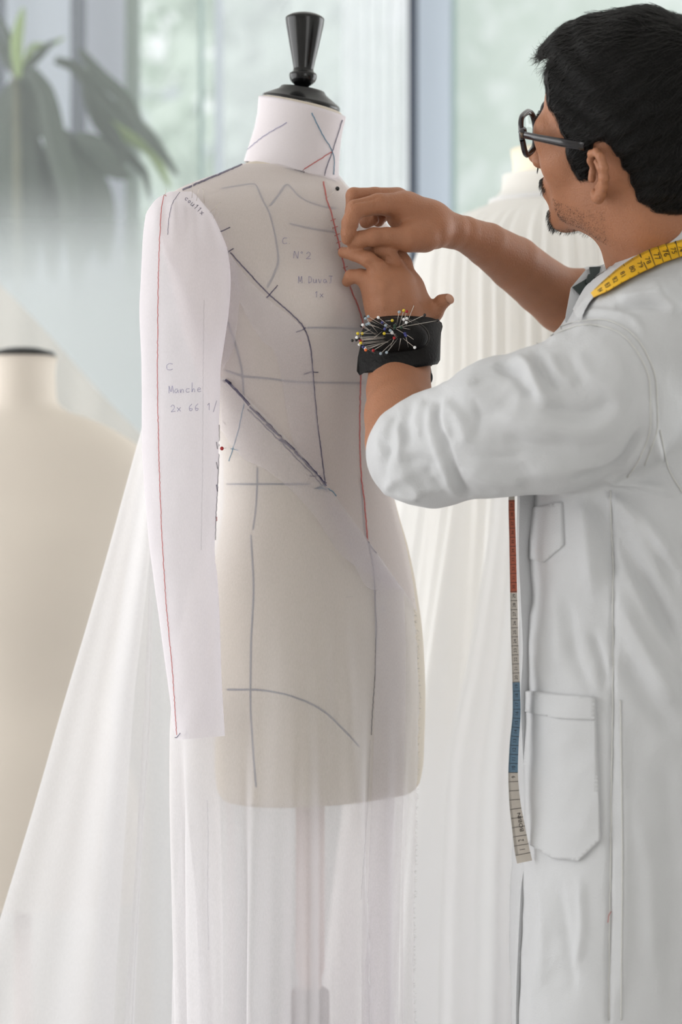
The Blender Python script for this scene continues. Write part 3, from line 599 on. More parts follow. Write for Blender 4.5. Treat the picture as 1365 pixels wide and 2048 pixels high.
write(LB, 'C', 334, 727, 12, 13); write(LB, 'Manche', 338, 772, 9, 15, -.05); write(LB, '2x 6601/0', 342, 810, 9.5, 14, -.05); write(LB, 'cou11x', 376, 392, 6.5, 10, .75, 'ink', .0004)
# pins in the dress
def pin(p0, p1, headcol, hr, label, group=None, sr=.00035, nm='pin'):
    p0 = Vector(p0); p1 = Vector(p1); t = thing(nm, label, 'pin', tuple(p0), group)
    mesh('shaft', *tube([tuple(p0), tuple(lerp(p0, p1, .5)), tuple(p1)], sr, 5), M['steel'], t)
    V = []; 
    for i in range(7):
        for j in range(10): a = math.pi * i / 6; b = 2 * math.pi * j / 10; V.append((p1.x + hr * math.sin(a) * math.cos(b), p1.y + hr * math.sin(a) * math.sin(b), p1.z + hr * math.cos(a)))
    mesh('head', V, grid_faces(7, 10, True), HM(headcol), t); return t
HMc = {}
def HM(c):
    if c not in HMc: HMc[c] = pbsdf('pin_head_' + c, {'white': srgb(235, 235, 235), 'grey': srgb(150, 165, 175), 'yellow': srgb(215, 190, 40), 'red': srgb(160, 20, 25), 'black': srgb(18, 18, 20), 'blue': srgb(50, 55, 120), 'orange': srgb(230, 110, 50), 'green': srgb(30, 60, 45), 'steel': srgb(180, 175, 170)}[c], .2, .02, spec=.5)
    return HMc[c]
def dresspin(bv, a, b, col, lab, hr=.0018, lift=.006):
    l, n = hit(bv, *a); l2, n2 = hit(bv, *b); pin(l - n * .001, l2 + n2 * lift, col, hr, lab)
dresspin(BB, (652, 397), (669, 383), 'black', 'black-headed pin in the chest below the stand collar', .0028)
l, n = hit(SB, 447, 897); pin(l - n * .004, tuple(P(444, 897, 2.385)), 'red', .0023, 'single red-headed pin stuck at the side seam beside the sleeve')
for a, b, lb in (((384, 396), (386, 366), 'fine pin standing at the sleeve cap, leftmost of the shoulder row'), ((393, 402), (398, 377), 'fine pin standing second in the shoulder row of the sleeve cap'), ((410, 410), (406, 378), 'tallest fine pin in the middle of the shoulder row'),
             ((420, 425), (441, 405), 'fine slanted pin in the shoulder row pointing to the chest'), ((428, 437), (433, 418), 'short fine pin lowest in the shoulder row'), ((331, 391), (332, 379), 'tiny pin tip at the outer edge of the sleeve cap')):
    l, n = hit(LB, *a); l2 = P(b[0], b[1], l.y - .012); pin(l, l2, 'steel', .0005, lb, sr=.0003)

# ------------------------------------------------------------------ other forms behind
def small_form(cpx, d, topy, label, matl, shoulder, yaw=0., capon=True):
    c = P(cpx, 0, d); zt = CZ - (topy - CY) / F * d
    t = thing('dress_form', label, 'mannequin', (c.x, d, 0))
    prof = [(0, .062, .062), (-.03, .058, .060), (-.075, .060, .060), (-.095, .075, .062), (-.115, .110, .070), (-.14, .150, .08), (-.165, .180, .088), (-.20, .198, .095), (-.26, .20, .105), (-.34, .185, .125), (-.42, .172, .13), (-.55, .14, .11), (-.62, .13, .10), (-.75, .165, .12), (-.85, .18, .125), (-.98, .175, .115)]
    tb = table([(-z,) + (a * shoulder / .2 if a > .08 else a, b) for z, a, b in prof]); V = []
    zs = np.linspace(0, .98, 90)
    for z in zs:
        a, b = tb(z)
        for k in range(64):
            an = 2 * math.pi * k / 64; V.append((c.x + a * math.cos(an) * math.cos(yaw) - b * math.sin(an) * math.sin(yaw), d + a * math.cos(an) * math.sin(yaw) + b * math.sin(an) * math.cos(yaw), zt - z))
    mesh('torso', V, grid_faces(90, 64, True) + [tuple(range(64)), tuple(89 * 64 + k for k in range(64))[::-1]], matl, t)
    if capon: mesh('neck_cap', *lathe([(.060, -.004), (.061, .001), (.056, .009), (.03, .016), (.0, .018)], (c.x, d, zt)), M['black'], t)
    mesh('pole', *lathe([(.016, .0), (.016, zt - .97)], (c.x, d, 0)), M['pole'], t)
    mesh('base', *lathe([(.2, 0), (.2, .02), (.05, .04), (.02, .06)], (c.x, d, 0)), M['pole'], t)
    return t
small_form(46, 3.75, 714, 'bare beige dress form with black neck cap standing at far left behind the train', M['linen_far'], .238)
f3 = small_form(1100, 3.3, 300, 'cream dress form in the white gathered gown, behind the working man', M['cream'], .19, capon=False)
# drape behind the bare form
M['drape'] = sheer('pale_drape', srgb(222, 217, 210), .72, .4, .03, 300, .15)
V = []; nu, nv = 90, 70
for j in range(nv):
    q = j / (nv - 1)
    for i in range(nu):
        u = i / (nu - 1); x = lerp(-220, 300, u); yt = 470 + (x + 100) * 1.03 + 6 * math.sin(u * 9); d = 4.3 + .05 * math.sin(u * 21 + q) * (.2 + q) - .12 * q
        V.append(tuple(P(x + 25 * q * math.sin(u * 3), lerp(yt, CY + (CZ - .01) / d * F, q), d)))
o = mesh('draped_cloth', V, grid_faces(nv, nu), M['drape'], None, org=(-.45, 4.3, 0)); tag(o, 'pale sheer length of cloth sloping down behind the bare dress form', 'fabric')
# gown
gown = thing('gathered_gown', 'white finely pleated gown with high collar on the form behind the man', 'gown', (float((1100 - CX) / F * 3.3), 3.3, 0))
GT = table([(352, 94, .066), (380, 97, .068), (402, 116, .08), (412, 128, .085), (425, 160, .10), (445, 205, .12), (480, 245, .14), (530, 267, .15), (600, 272, .155), (700, 272, .155), (850, 280, .16), (1000, 300, .18), (1300, 350, .22), (1600, 390, .25), (2048, 440, .29), (2500, 480, .32)])
V = []; ys = np.r_[np.linspace(352, 480, 40), np.linspace(490, CY + (CZ - .01) / 3.3 * F, 110)]; nn = 420
for y in ys:
    hw, dp = GT(y); A_ = np.linspace(0, 2 * math.pi, nn + 1)[:-1]
    k = sstep(402, 470, y); big = sstep(700, 1500, y)
    f = k * (.0032 * np.sin(A_ * 46 + 2 * np.sin(A_ * 3) + .3 * np.sin(y * .006)) + .002 * np.sin(A_ * 71 + 1)) + big * (.012 * np.sin(A_ * 13 + .5 + .2 * math.sin(y * .003)) + .006 * np.sin(A_ * 22 + 2))
    r = 1 + f / .2
    cx = 1100; V += [tuple(P(cx + hw * math.cos(a) * q, y, 3.3)[:][0:1]) + (3.3 + dp * math.sin(a) * q, P(cx, y, 3.3).z) for a, q in zip(A_, r)]
mesh('pleated_body', V, grid_faces(len(ys), nn, True), M['gown'], gown)
mesh('collar_seam', *tube([(P(1100 + 118 * math.cos(a), 404, 3.3).x, 3.3 + .083 * math.sin(a), P(0, 404, 3.3).z) for a in np.linspace(0, 6.28, 50)], .004, 6), M['gown'], gown)
# long loose panel in front of the gown
def gp():
    V, f = hang('front_panel', [(1000, 760), (985, 1000), (940, 1300), (890, 1560), (878, 1800), (872, 2048), (860, yb(2.95))], [(1110, 760), (1110, 1000), (1110, 1300), (1110, 1560), (1110, 1800), (1110, 2048), (1115, yb(2.95))], (3.08, 3.08), (2.95, 2.98), M['gown'], 120, 100, .007, 14, 'longer bright panel falling down the front', .5, 0, None, gown)
gp()

# ------------------------------------------------------------------ the man
q = dict(yaw=.5815, pit=.1542, rol=-.4061, o=np.array([.32276, 2.35312, 1.60328]))
f_ = np.array([-math.cos(q['yaw']) * math.cos(q['pit']), math.sin(q['yaw']) * math.cos(q['pit']), math.sin(q['pit'])])
l0 = np.array([-math.sin(q['yaw']), -math.cos(q['yaw']), 0]); u0 = -np.cross(f_, l0); u0 = u0 if u0[2] > 0 else -u0
hl = l0 * math.cos(q['rol']) + u0 * math.sin(q['rol']); hu = -l0 * math.sin(q['rol']) + u0 * math.cos(q['rol'])
HR = np.stack([hl, f_, hu]); HO = q['o']                       # rows: his left, forward, up
def H(x, y, z): return HO + x * hl + y * f_ + z * hu
def toH(p): return (p - HO) @ HR.T
man = thing('person', 'man in a white work coat, glasses and goatee, pinning the toile with both hands', 'person', (.40, 2.40, 0))
def head_sdf(p):
    q = toH(p); s = q.copy(); s[:, 0] = np.abs(s[:, 0])
    d = ell(q, (0, -.014, .052), (.073, .096, .086))
    d = smin(d, ell(q, (0, .030, .055), (.061, .062, .062)), .02)
    d = smin(d, ell(q, (0, .042, -.005), (.058, .050, .070)), .02)
    d = smin(d, ell(s, (.038, .062, .002), (.022, .020, .022)), .03)
    d = smin(d, ell(q, (0, .036, -.052), (.052, .056, .040)), .02)
    d = smin(d, ell(s, (.045, .012, -.040), (.017, .028, .034)), .02)
    d = smin(d, ell(q, (0, .082, -.078), (.022, .019, .018)), .02)
    d = smin(d, cap(s, (.010, .091, .044), (.044, .078, .043), .009, .008), .010)
    d = smax(d, -ell(s, (.031, .103, .024), (.017, .013, .012)), .012)
    d = smin(d, ell(s, (.040, .072, .030), (.022, .020, .022)), .012)
    d = smin(d, cap(q, (0, .090, .032), (0, .113, -.004), .008, .0105), .012)
    d = smin(d, ell(q, (0, .114, -.006), (.0115, .011, .010)), .006)
    d = smin(d, ell(s, (.013, .104, -.010), (.0075, .010, .008)), .005)
    d = smin(d, ell(q, (0, .088, -.040), (.027, .018, .022)), .012)
    d = smin(d, cap(s, (.004, .1045, -.036), (.020, .095, -.039), .0052, .0035), .004)
    d = smin(d, cap(s, (.0, .1025, -.049), (.018, .095, -.047), .0058, .004), .004)
    return d
EAR = None
def ear_pts():
    # tilted ear on his left side; local plane: e1 back, e2 up, e3 outwards
    c = np.array([.0735, -.004, .0]); e1 = np.array([.42, -.90, 0.05]); e1 /= np.linalg.norm(e1); e2 = np.array([.06, -.10, 1]); e2 /= np.linalg.norm(e2); e3 = np.cross(e1, e2)
    if e3[0] < 0: e3 = -e3
    g = lambda a, b, h: tuple(HO + (c + (a * 1.12 - .001) * e1 + (b * .86 - .001) * e2 + h * e3) @ HR)
    return g
ge = ear_pts()
helix = [ge(-.006, .004, .002) + (.0030,), ge(-.009, .018, .004) + (.0034,), ge(-.004, .029, .007) + (.0038,), ge(.007, .0335, .010) + (.0042,), ge(.018, .029, .013) + (.0044,), ge(.0245, .017, .014) + (.0044,), ge(.0245, .003, .013) + (.0042,), ge(.0205, -.010, .010) + (.0042,), ge(.013, -.022, .007) + (.0050,), ge(.004, -.0305, .004) + (.0066,), ge(-.003, -.026, .002) + (.0055,)]
anti = [ge(.005, .020, .008) + (.0030,), ge(.013, .013, .009) + (.0034,), ge(.016, .001, .0085) + (.0036,), ge(.012, -.010, .007) + (.0036,), ge(.004, -.016, .005) + (.0034,)]
trag = [ge(-.007, .002, .003) + (.004,), ge(-.005, -.006, .005) + (.0045,)]
plate = [ge(.014, .018, .006) + (.0036,), ge(.018, .0, .006) + (.0036,), ge(.009, -.02, .003) + (.0045,)]
def ear_sdf(p):
    d = smin(chain(p, helix), chain(p, anti), .0035); d = smin(d, chain(p, trag), .003); d = smin(d, chain(p, plate), .004)
    return d
# hands (joints: px, py, distance, radius in px)
RH_palm = [PX([(905, 462, 2.505, 34), (860, 448, 2.49, 43), (812, 424, 2.475, 42)]), PX([(860, 440, 2.50, 34), (790, 400, 2.50, 22)]), PX([(870, 465, 2.475, 32), (822, 472, 2.455, 27)])]
RH_f = [PX([(800, 412, 2.462, 27), (758, 408, 2.445, 21), (712, 418, 2.432, 18.5), (700, 446, 2.430, 16), (697, 466, 2.432, 14.5), (694, 479, 2.435, 11)]),
        PX([(795, 396, 2.49, 21), (750, 392, 2.475, 17), (708, 391, 2.462, 15.5), (705, 425, 2.462, 14), (706, 450, 2.466, 12)]),
        PX([(800, 400, 2.515, 19), (750, 405, 2.505, 16), (722, 415, 2.50, 14.5), (733, 443, 2.495, 13), (748, 440, 2.49, 11)]),
        PX([(806, 408, 2.535, 17), (768, 415, 2.53, 14), (745, 425, 2.525, 12.5), (757, 442, 2.52, 11), (768, 434, 2.515, 10)]),
        PX([(850, 478, 2.462, 27), (815, 478, 2.450, 25), (775, 473, 2.442, 18), (748, 474, 2.438, 18.5), (722, 478, 2.438, 16), (704, 484, 2.44, 12)])]
RA = PX([(1180, 612, 2.66, 66), (1128, 602, 2.655, 64), (1085, 572, 2.63, 57), (1030, 527, 2.59, 54), (975, 490, 2.55, 44), (930, 468, 2.52, 35), (890, 458, 2.50, 35)])
LH_palm = [PX([(805, 650, 2.462, 46), (788, 610, 2.455, 48), (768, 575, 2.448, 40)]), PX([(800, 620, 2.455, 44), (795, 570, 2.455, 33), (784, 532, 2.46, 20)]), PX([(838, 625, 2.47, 36), (822, 575, 2.475, 24), (805, 527, 2.475, 16)]), PX([(770, 600, 2.455, 38), (748, 562, 2.452, 20)]), PX([(765, 620, 2.46, 32), (738, 566, 2.46, 17)])]
LH_f = [PX([(770, 556, 2.448, 19), (756, 535, 2.442, 17.5), (737, 519, 2.440, 15.5), (708, 508, 2.448, 13.5), (687, 505, 2.458, 11)]),
        PX([(790, 534, 2.460, 19), (776, 508, 2.454, 17.5), (755, 500, 2.455, 15), (728, 503, 2.465, 13), (706, 506, 2.475, 11)]),
        PX([(808, 528, 2.478, 17), (798, 507, 2.474, 14), (775, 498, 2.476, 12.5), (750, 500, 2.485, 11)]),
        PX([(744, 570, 2.458, 17), (722, 553, 2.453, 15), (703, 553, 2.455, 13.5), (695, 563, 2.462, 11)]),
        PX([(848, 645, 2.475, 27), (868, 624, 2.468, 19), (884, 604, 2.462, 14.5), (895, 599, 2.462, 12)])]
LA = PX([(815, 905, 2.33, 60), (805, 880, 2.335, 66), (800, 830, 2.37, 63), (798, 780, 2.41, 57), (800, 730, 2.435, 53), (803, 690, 2.45, 50), (805, 650, 2.462, 44)])
NB = np.array([.40, 2.42, 1.43])
NECK = [tuple(H(0, -.020, -.005)) + (.062,), tuple(H(0, -.030, -.07)) + (.060,), (.372, 2.395, 1.50, .064), (NB[0], NB[1], 1.42, .075)]
UA = PX([(815, 905, 2.33, 60), (1000, 850, 2.275, 74), (1215, 800, 2.25, 85)]); UB = [(.50, 2.56, 1.37, .055), tuple(P(1180, 612, 2.66)) + (.043,)]
def far(c, ctr, R): return c is not None and np.linalg.norm(c - ctr) > R
cH = H(0, 0, .02); cE = H(.08, -.005, 0); cR = np.array(P(780, 440, 2.48)); cL = np.array(P(790, 580, 2.46))
def body_sdf(p, c):
    d = np.full(len(p), .5)
    if not far(c, cH, .19): d = smin(d, head_sdf(p), .001)
    d = smin(d, chain(p, NECK, .02), .025)
    if not far(c, cE, .08): d = smin(d, ear_sdf(p), .003)
    if not far(c, cR, .16):
        h = None
        for L in RH_palm: e = chain(p, L, .01); h = e if h is None else smin(h, e, .012)
        g = None
        for L in RH_f: e = chain(p, L, .003); g = e if g is None else smin(g, e, .0012)
        h = smin(h, g, .007); d = smin(d, h, .006)
    if not far(c, cL, .16):
        h = None
        for L in LH_palm: e = chain(p, L, .01); h = e if h is None else smin(h, e, .010)
        g = None
        for L in LH_f: e = chain(p, L, .003); g = e if g is None else smin(g, e, .0015)
        h = smin(h, g, .006); d = smin(d, h, .006)
    d = smin(d, chain(p, RA, .003), .004); d = smin(d, chain(p, LA, .02), .014)
    d = smin(d, chain(p, UA, .03), .02); d = smin(d, chain(p, UB, .03), .02)
    tc_ = np.array([.42, 2.44, 1.2]); Rm = MR
    if True:
        e = ell(p, (.42, 2.44, 1.28), (.17, .10, .19), Rm); d = smin(d, e, .05)
        e = ell(p, (.42, 2.45, 1.02), (.14, .09, .22), Rm); d = smin(d, e, .06)
    return d
ML = np.array([.57, .82, 0]); ML /= np.linalg.norm(ML); MF = np.array([-.82, .57, 0]); MF /= np.linalg.norm(MF); MR = np.stack([ML, MF, [0, 0, 1]], 1)
V, Q = surface_nets(body_sdf, (-.05, 2.15, .78), (.66, 2.76, 1.80), .0018)
N = normals(V, Q)
for pts, a, wd in (([(749, 398), (752, 410), (748, 420)], -.0006, 3), ([(781, 424), (776, 440), (770, 450)], -.0012, 3.5), ([(755, 432), (757, 442)], -.0008, 3), ([(785, 448), (797, 450), (805, 443)], -.0010, 3), ([(700, 408), (720, 402), (745, 398), (762, 388)], -.0022, 3.5),
                   ([(770, 560), (765, 600), (770, 630)], .0010, 9), ([(795, 555), (805, 600)], .0010, 8), ([(727, 508), (734, 516)], -.0005, 3), ([(724, 518), (730, 512), (738, 509)], -.0005, 2.5), ([(758, 545), (745, 528), (728, 523)], -.0016, 3.5),
                   ([(788, 525), (772, 512), (757, 520), (752, 506)], -.0012, 3.5), ([(752, 480), (738, 482)], -.0004, 3), ([(1195, 402), (1188, 398)], -.0005, 3)):
    stroke(V, N, pts, a, wd)
body = mesh('body', V, Q, M['skin'], man, label='bare head, neck, forearms and hands'); BODY = bvh_of(V, Q)
# fingernail of the raised thumb, eyes, brows
def blob(c, r, R=None, n=14, m=20):
    V = []
    for i in range(n):
        for j in range(m):
            a = math.pi * i / (n - 1); b = 2 * math.pi * j / m; p = np.array([r[0] * math.sin(a) * math.cos(b), r[1] * math.sin(a) * math.sin(b), r[2] * math.cos(a)])
            V.append(np.array(c) + (p @ R.T if R is not None else p))
    return np.array(V), grid_faces(n, m, True)
tR = np.array(Matrix.Rotation(-.6, 3, 'Y'))
mesh('fingernail', *blob(P(900, 598, 2.455), (.0048, .0022, .0062), tR), M['nail'], man)
for s in (1, -1): mesh('eye', *blob(H(.031 * s, .081, .026), (.0125, .0125, .0125)), M['lip'] if False else pbsdf('eye_%s' % ('left' if s > 0 else 'right'), srgb(200, 196, 190), .2, .02), man)
# hair
HP = np.array([(.066, .118), (.062, .095), (.057, .075), (.047, .056), (.040, .040), (.037, .020), (.035, .004), (.026, -.010), (.014, -.012), (.008, .010), (.004, .034), (-.012, .035), (-.026, .027), (-.035, .006), (-.037, -.018), (-.046, -.038), (-.075, -.052), (-.11, -.059), (-.2, -.06), (-.2, .3), (.2, .3), (.13, .135), (.09, .118)])
def poly_sdf(y, z, P_):
    d = np.full(len(y), 1e9); s = np.ones(len(y)); n = len(P_)
    for i in range(n):
        a = P_[i]; b = P_[i - 1]; e = b - a; wv = np.stack([y - a[0], z - a[1]], 1); t = np.clip(wv @ e / (e @ e), 0, 1); bb = wv - t[:, None] * e
        d = np.minimum(d, (bb ** 2).sum(1)); c1 = z >= a[1]; c2 = z < b[1]; c3 = e[0] * wv[:, 1] > e[1] * wv[:, 0]
        s = np.where((c1 & c2 & c3) | (~c1 & ~c2 & ~c3), -s, s)
    return s * np.sqrt(d)
def hair_sdf(p, c):
    q = toH(p); d = ell(q, (0, -.018, .063), (.0835, .111, .1035)); d = smin(d, ell(q, (0, .040, .074), (.069, .068, .076)), .02)
    d = smin(d, ell(q, (0, -.06, .0), (.068, .06, .07)), .02)
    s = q.copy(); s[:, 0] = np.abs(s[:, 0]); d = smin(d, ell(s, (.056, .022, .015), (.0155, .022, .04)), .008)
    d = smax(d, poly_sdf(q[:, 1], q[:, 2], HP), .006)
    w_ = .0013 * np.sin(q[:, 2] * 250 + 2.6 * np.sin(q[:, 1] * 48 + q[:, 0] * 30) + q[:, 0] * 110) + .0012 * np.sin(q[:, 1] * 95 + 3 * np.sin(q[:, 2] * 40))
    return d + w_
HV, HQ = surface_nets(hair_sdf, H(0, 0, .03) - .2, H(0, 0, .03) + .2, .003)
hair = mesh('hair', HV, HQ, M['hair'], man, label='short tousled black hair'); HB = bvh_of(HV, HQ); HN = normals(HV, HQ)
qh = toH(HV); keep = np.where((qh[:, 0] > -.05))[0]
ps = []; toV = lambda a: Vector(tuple(a))
def strand(p, n, dr, L, lift, curl, r, seg=8, fall=.0):
    pts = []; p = Vector(p); d = Vector(dr)
    ph = random.uniform(0, 6.28)
    for k in range(seg):
        t = k / (seg - 1); l, nn, _, ds = HB.find_nearest(p)
        if nn.dot(l - Vector(tuple(H(0, -.02, .04)))) < 0: nn = -nn
        base = l + nn * (.0005 + lift * t ** 1.5)
        pts.append(tuple(base.lerp(p, fall * t)))
        d = (d - nn * d.dot(nn) * (1 - fall)).normalized(); d = (d + Vector((curl * math.sin(ph + t * 4), 0, curl * math.cos(ph + t * 3))) * .35).normalized()
        p = p + d * L / seg
    return tube(pts, np.linspace(r, r * .25, seg), 3, False)
crown = np.array([0.0, -.055, .14])
pick = rng.choice(keep, 3800)
for i in pick:
    a = qh[i]; d = a - crown; d = np.array([d[0] * .6, d[1] * .7 + .075, d[2] * .35 - .03 - (.05 if a[1] > .02 else 0)])
    d /= np.linalg.norm(d) + 1e-9; d += rng.normal(size=3) * .16; wd = d @ HR
    ps.append(strand(HV[i], HN[i], wd, random.uniform(.02, .045), random.uniform(.0005, .0035), random.uniform(.1, .5), random.uniform(.00018, .00042)))
# fringe over the forehead and wisps at temple, sideburn, nape
for k in range(420):
    y = random.uniform(.045, .085); x = random.uniform(-.03, .058); st = np.array([x, y, .125 - .25 * max(0, x - .02)])
    l, n, _, _ = HB.find_nearest(toV(H(*st))); d = np.array([random.uniform(.0, .5), .6, random.uniform(-.75, .05)])
    ps.append(strand(l, n, d @ HR, random.uniform(.018, .038), .004, random.uniform(.2, .7), random.uniform(.0002, .0004), 9, .7))
for k in range(2000):
    j = random.randrange(7); a = HP[j]; b = HP[j + 1]; t = random.random(); y, z = lerp(a, b, t)
    x = random.uniform(.040, .075); l, n, _, _ = HB.find_nearest(toV(H(x, y - .004, z))); d = np.array([0.02, random.uniform(.1, .6), random.uniform(-1, -.5)])
    ps.append(strand(l, n, d @ HR, random.uniform(.012, .028), .0010, random.uniform(.1, .4), random.uniform(.00018, .00035), 6, .55))
for k in range(900):
    j = random.randrange(12, 18); a = HP[j]; b = HP[j + 1]; t = random.random(); y, z = lerp(a, b, t)
    l, n, _, _ = HB.find_nearest(toV(H(random.uniform(.03, .08), y, z + .004))); d = np.array([0.0, random.uniform(-.1, .4), -1])
    ps.append(strand(l, n, d @ HR, random.uniform(.008, .018), .001, random.uniform(.1, .4), random.uniform(.00018, .00035), 6, .4))
V_, F_ = join(ps); mesh('hair_strands', V_, F_, M['strand'], man, kind='stuff')
# moustache, goatee, brows
ps = []
def stub(c, d, L, r=.00022):
    l, n, _, _ = BODY.find_nearest(toV(c)); d = Vector(tuple(d)).normalized(); n = n if n.dot(l - toV(H(0, .02, 0))) > 0 else -n
    a = l - n * .0005; b = l + (n * .5 + d * .8).normalized() * L * .5; c2 = l + (n * .35 + d).normalized() * L; ps.append(tube([tuple(a), tuple(b), tuple(c2)], [r, r, r * .4], 3, False))
for k in range(330):
    s = random.choice((1, 1, -1)); t = random.random(); stub(H(s * lerp(.003, .030, t), .112 - .022 * t * t, lerp(-.024, -.040, t ** 2) + random.uniform(-.004, .004)), np.array([s * .3, .15, -1]) @ HR, random.uniform(.005, .0085), .00013)
for k in range(430):
    s = random.choice((1, 1, -1)); t = random.random() ** .7; stub(H(s * .026 * t, .105 - .012 * t, random.uniform(-.100, -.066)), np.array([s * .1, .2, -.9]) @ HR, random.uniform(.004, .0085), .00013)
for k in range(300): stub(H(random.uniform(-.03, .036), random.uniform(.045, .1), -.1), np.array([0, .5, -.8]) @ HR, random.uniform(.003, .006), .00012)
for k in range(120):
    t = random.random(); stub(H(lerp(.012, .046, t), .10 - .016 * t, .047 + random.uniform(-.002, .003)), np.array([.8, .1, .3]) @ HR, .005, .00013)
for k in range(900):
    y = random.uniform(-.005, .09); stub(H(.06, y, random.uniform(-.09, -.045)), np.array([0, .1, -1]) @ HR, random.uniform(.0006, .0014), .00016)
V_, F_ = join(ps); mesh('beard', V_, F_, M['strand'], man, label='thin black moustache, brow and goatee', kind='stuff')

# glasses (worn, separate thing)
gl = thing('eyeglasses', 'dark tortoiseshell eyeglasses worn by the man', 'eyeglasses', tuple(H(0, .105, .02)))
def lens_ring(s):
    pts = []
    for a in np.linspace(0, 2 * math.pi, 33)[:-1]:
        c_, s_ = math.cos(a), math.sin(a); x = .0255 * np.sign(c_) * abs(c_) ** .62; z = .0225 * np.sign(s_) * abs(s_) ** .75
        if s_ < 0: x *= .90
        pts.append(H(s * .0345 + x, .1105 - .9 * (abs(s * .0345 + x) ** 2) * 3.6 + .002 * s_, 0.0285 + z))
    return np.array(pts)
for s in (1, -1):
    p = lens_ring(s); p = np.vstack([p, p[:1]]); mesh('rim', *tube(p, .0036, 8, False, flat=.9, up=tuple(f_)), M['frame'], gl)
    c = lens_ring(s); ctr = c.mean(0); Vl = np.vstack([c + 0, [ctr + f_ * .002]]); n_ = len(c)
    lm, n, l, o = mat('clear_lens'); tr = n.new('ShaderNodeBsdfTransparent'); tr.inputs[0].default_value = (.93, .95, .95, 1); gs = n.new('ShaderNodeBsdfGlossy'); gs.inputs['Roughness'].default_value = .05; mx = n.new('ShaderNodeMixShader'); mx.inputs[0].default_value = .07
    l.new(tr.outputs[0], mx.inputs[1]); l.new(gs.outputs[0], mx.inputs[2]); l.new(mx.outputs[0], o.inputs[0])
    mesh('lens', Vl, [(i, (i + 1) % n_, n_) for i in range(n_)], lm, gl)
    hx = .067
    mesh('temple', *tube([H(s * (hx - .002), .093, .037), H(s * (hx + .004), .088, .037), H(s * .0735, .070, .0355), H(s * .0765, .04, .033), H(s * .078, .01, .031)], [.0042, .0042, .0042, .0050, .0056], 10, flat=.55, up=tuple(hl)), M['frame'], gl)
    mesh('end_piece', *tube([H(s * .057, .0985, .039), H(s * .064, .0955, .0385), H(s * .0695, .0905, .037)], [.0042, .005, .0045], 8), M['frame'], gl)
    mesh('hinge_plate', *tube([H(s * .0700, .093, .0340), H(s * .0706, .0925, .0400)], [.0022, .0022], 6), M['hinge'], gl)
mesh('bridge', *tube([H(.009, .111, .034), H(0, .113, .036), H(-.009, .111, .034)], .0028, 8), M['frame'], gl)

# ------------------------------------------------------------------ white coat
SLV = PX([(1215, 800, 2.235, 152), (1100, 838, 2.24, 144), (1000, 856, 2.255, 136), (915, 880, 2.28, 116), (865, 893, 2.30, 106)])
CUF = PX([(884, 893, 2.295, 117), (858, 900, 2.30, 114), (835, 905, 2.315, 96), (822, 915, 2.32, 86)])
RSL = PX([(1190, 608, 2.66, 72), (1330, 700, 2.58, 90)]) + [(.49, 2.545, 1.34, .07)]
CC = np.array([.392, 2.425])
def coat_sdf(p, c):
    z = p[:, 2]; tw = sstep(1.12, 1.36, z); th = np.radians(8 + 27 * tw); c0 = np.stack([.348 + .044 * tw, 2.425 + 0 * tw], 1)
    qx = p[:, :2] - c0; L = qx[:, 0] * np.sin(th) + qx[:, 1] * np.cos(th); Fv = -qx[:, 0] * np.cos(th) + qx[:, 1] * np.sin(th)
    # body column: section changes with height, flat front panel and turned side
    a = np.interp(z, [.35, .8, 1.1, 1.25, 1.38, 1.45, 1.50], [.225, .205, .186, .19, .185, .14, .09]); bq = np.interp(z, [.35, .8, 1.1, 1.3, 1.40, 1.47], [.152, .146, .138, .135, .12, .08])
    k = (np.abs(L / a) ** 2.5 + np.abs(Fv / bq) ** 2.5) ** (1 / 2.5); d = (k - 1) * np.minimum(a, bq) * .9
    d = smax(d, z - 1.475, .03); d = smax(d, .42 - z, .01)
    sh = smin(cap(p, (.335, 2.27, 1.375), (.40, 2.40, 1.43), .082, .075), cap(p, (.40, 2.40, 1.43), (.50, 2.54, 1.37), .075, .07), .03)
    d = smin(d, sh, .04)
    nk = cap(p, (.415, 2.42, 1.42), (.395, 2.385, 1.56), .092, .080)
    pl = (p - np.array(P(1262, 510, 2.30))) @ PLN
    nk = smax(nk, pl, .006); d = smin(d, nk, .03)
    d = smax(d, (p - np.array(P(1262, 510, 2.30))) @ PLN, .006) if False else d
    d = smin(d, chain(p, SLV, .012), .022); d = smin(d, chain(p, CUF, .008), .004); d = smin(d, chain(p, RSL, .03), .03)
    return d
PLN = np.array([-.66, .20, .72]); PLN /= np.linalg.norm(PLN)
V, Q = surface_nets(coat_sdf, (.0, 2.10, .38), (.72, 2.82, 1.66), .0032)
N = normals(V, Q)
for i in range(len(V)): V[i] += N[i] * (.0035 * fbm(V[i], 9) + .0018 * fbm(V[i], 22, 5) + .0009 * (1 - 2 * abs(fbm(V[i] * (1, 1, .7), 38, 9))))
N = normals(V, Q)
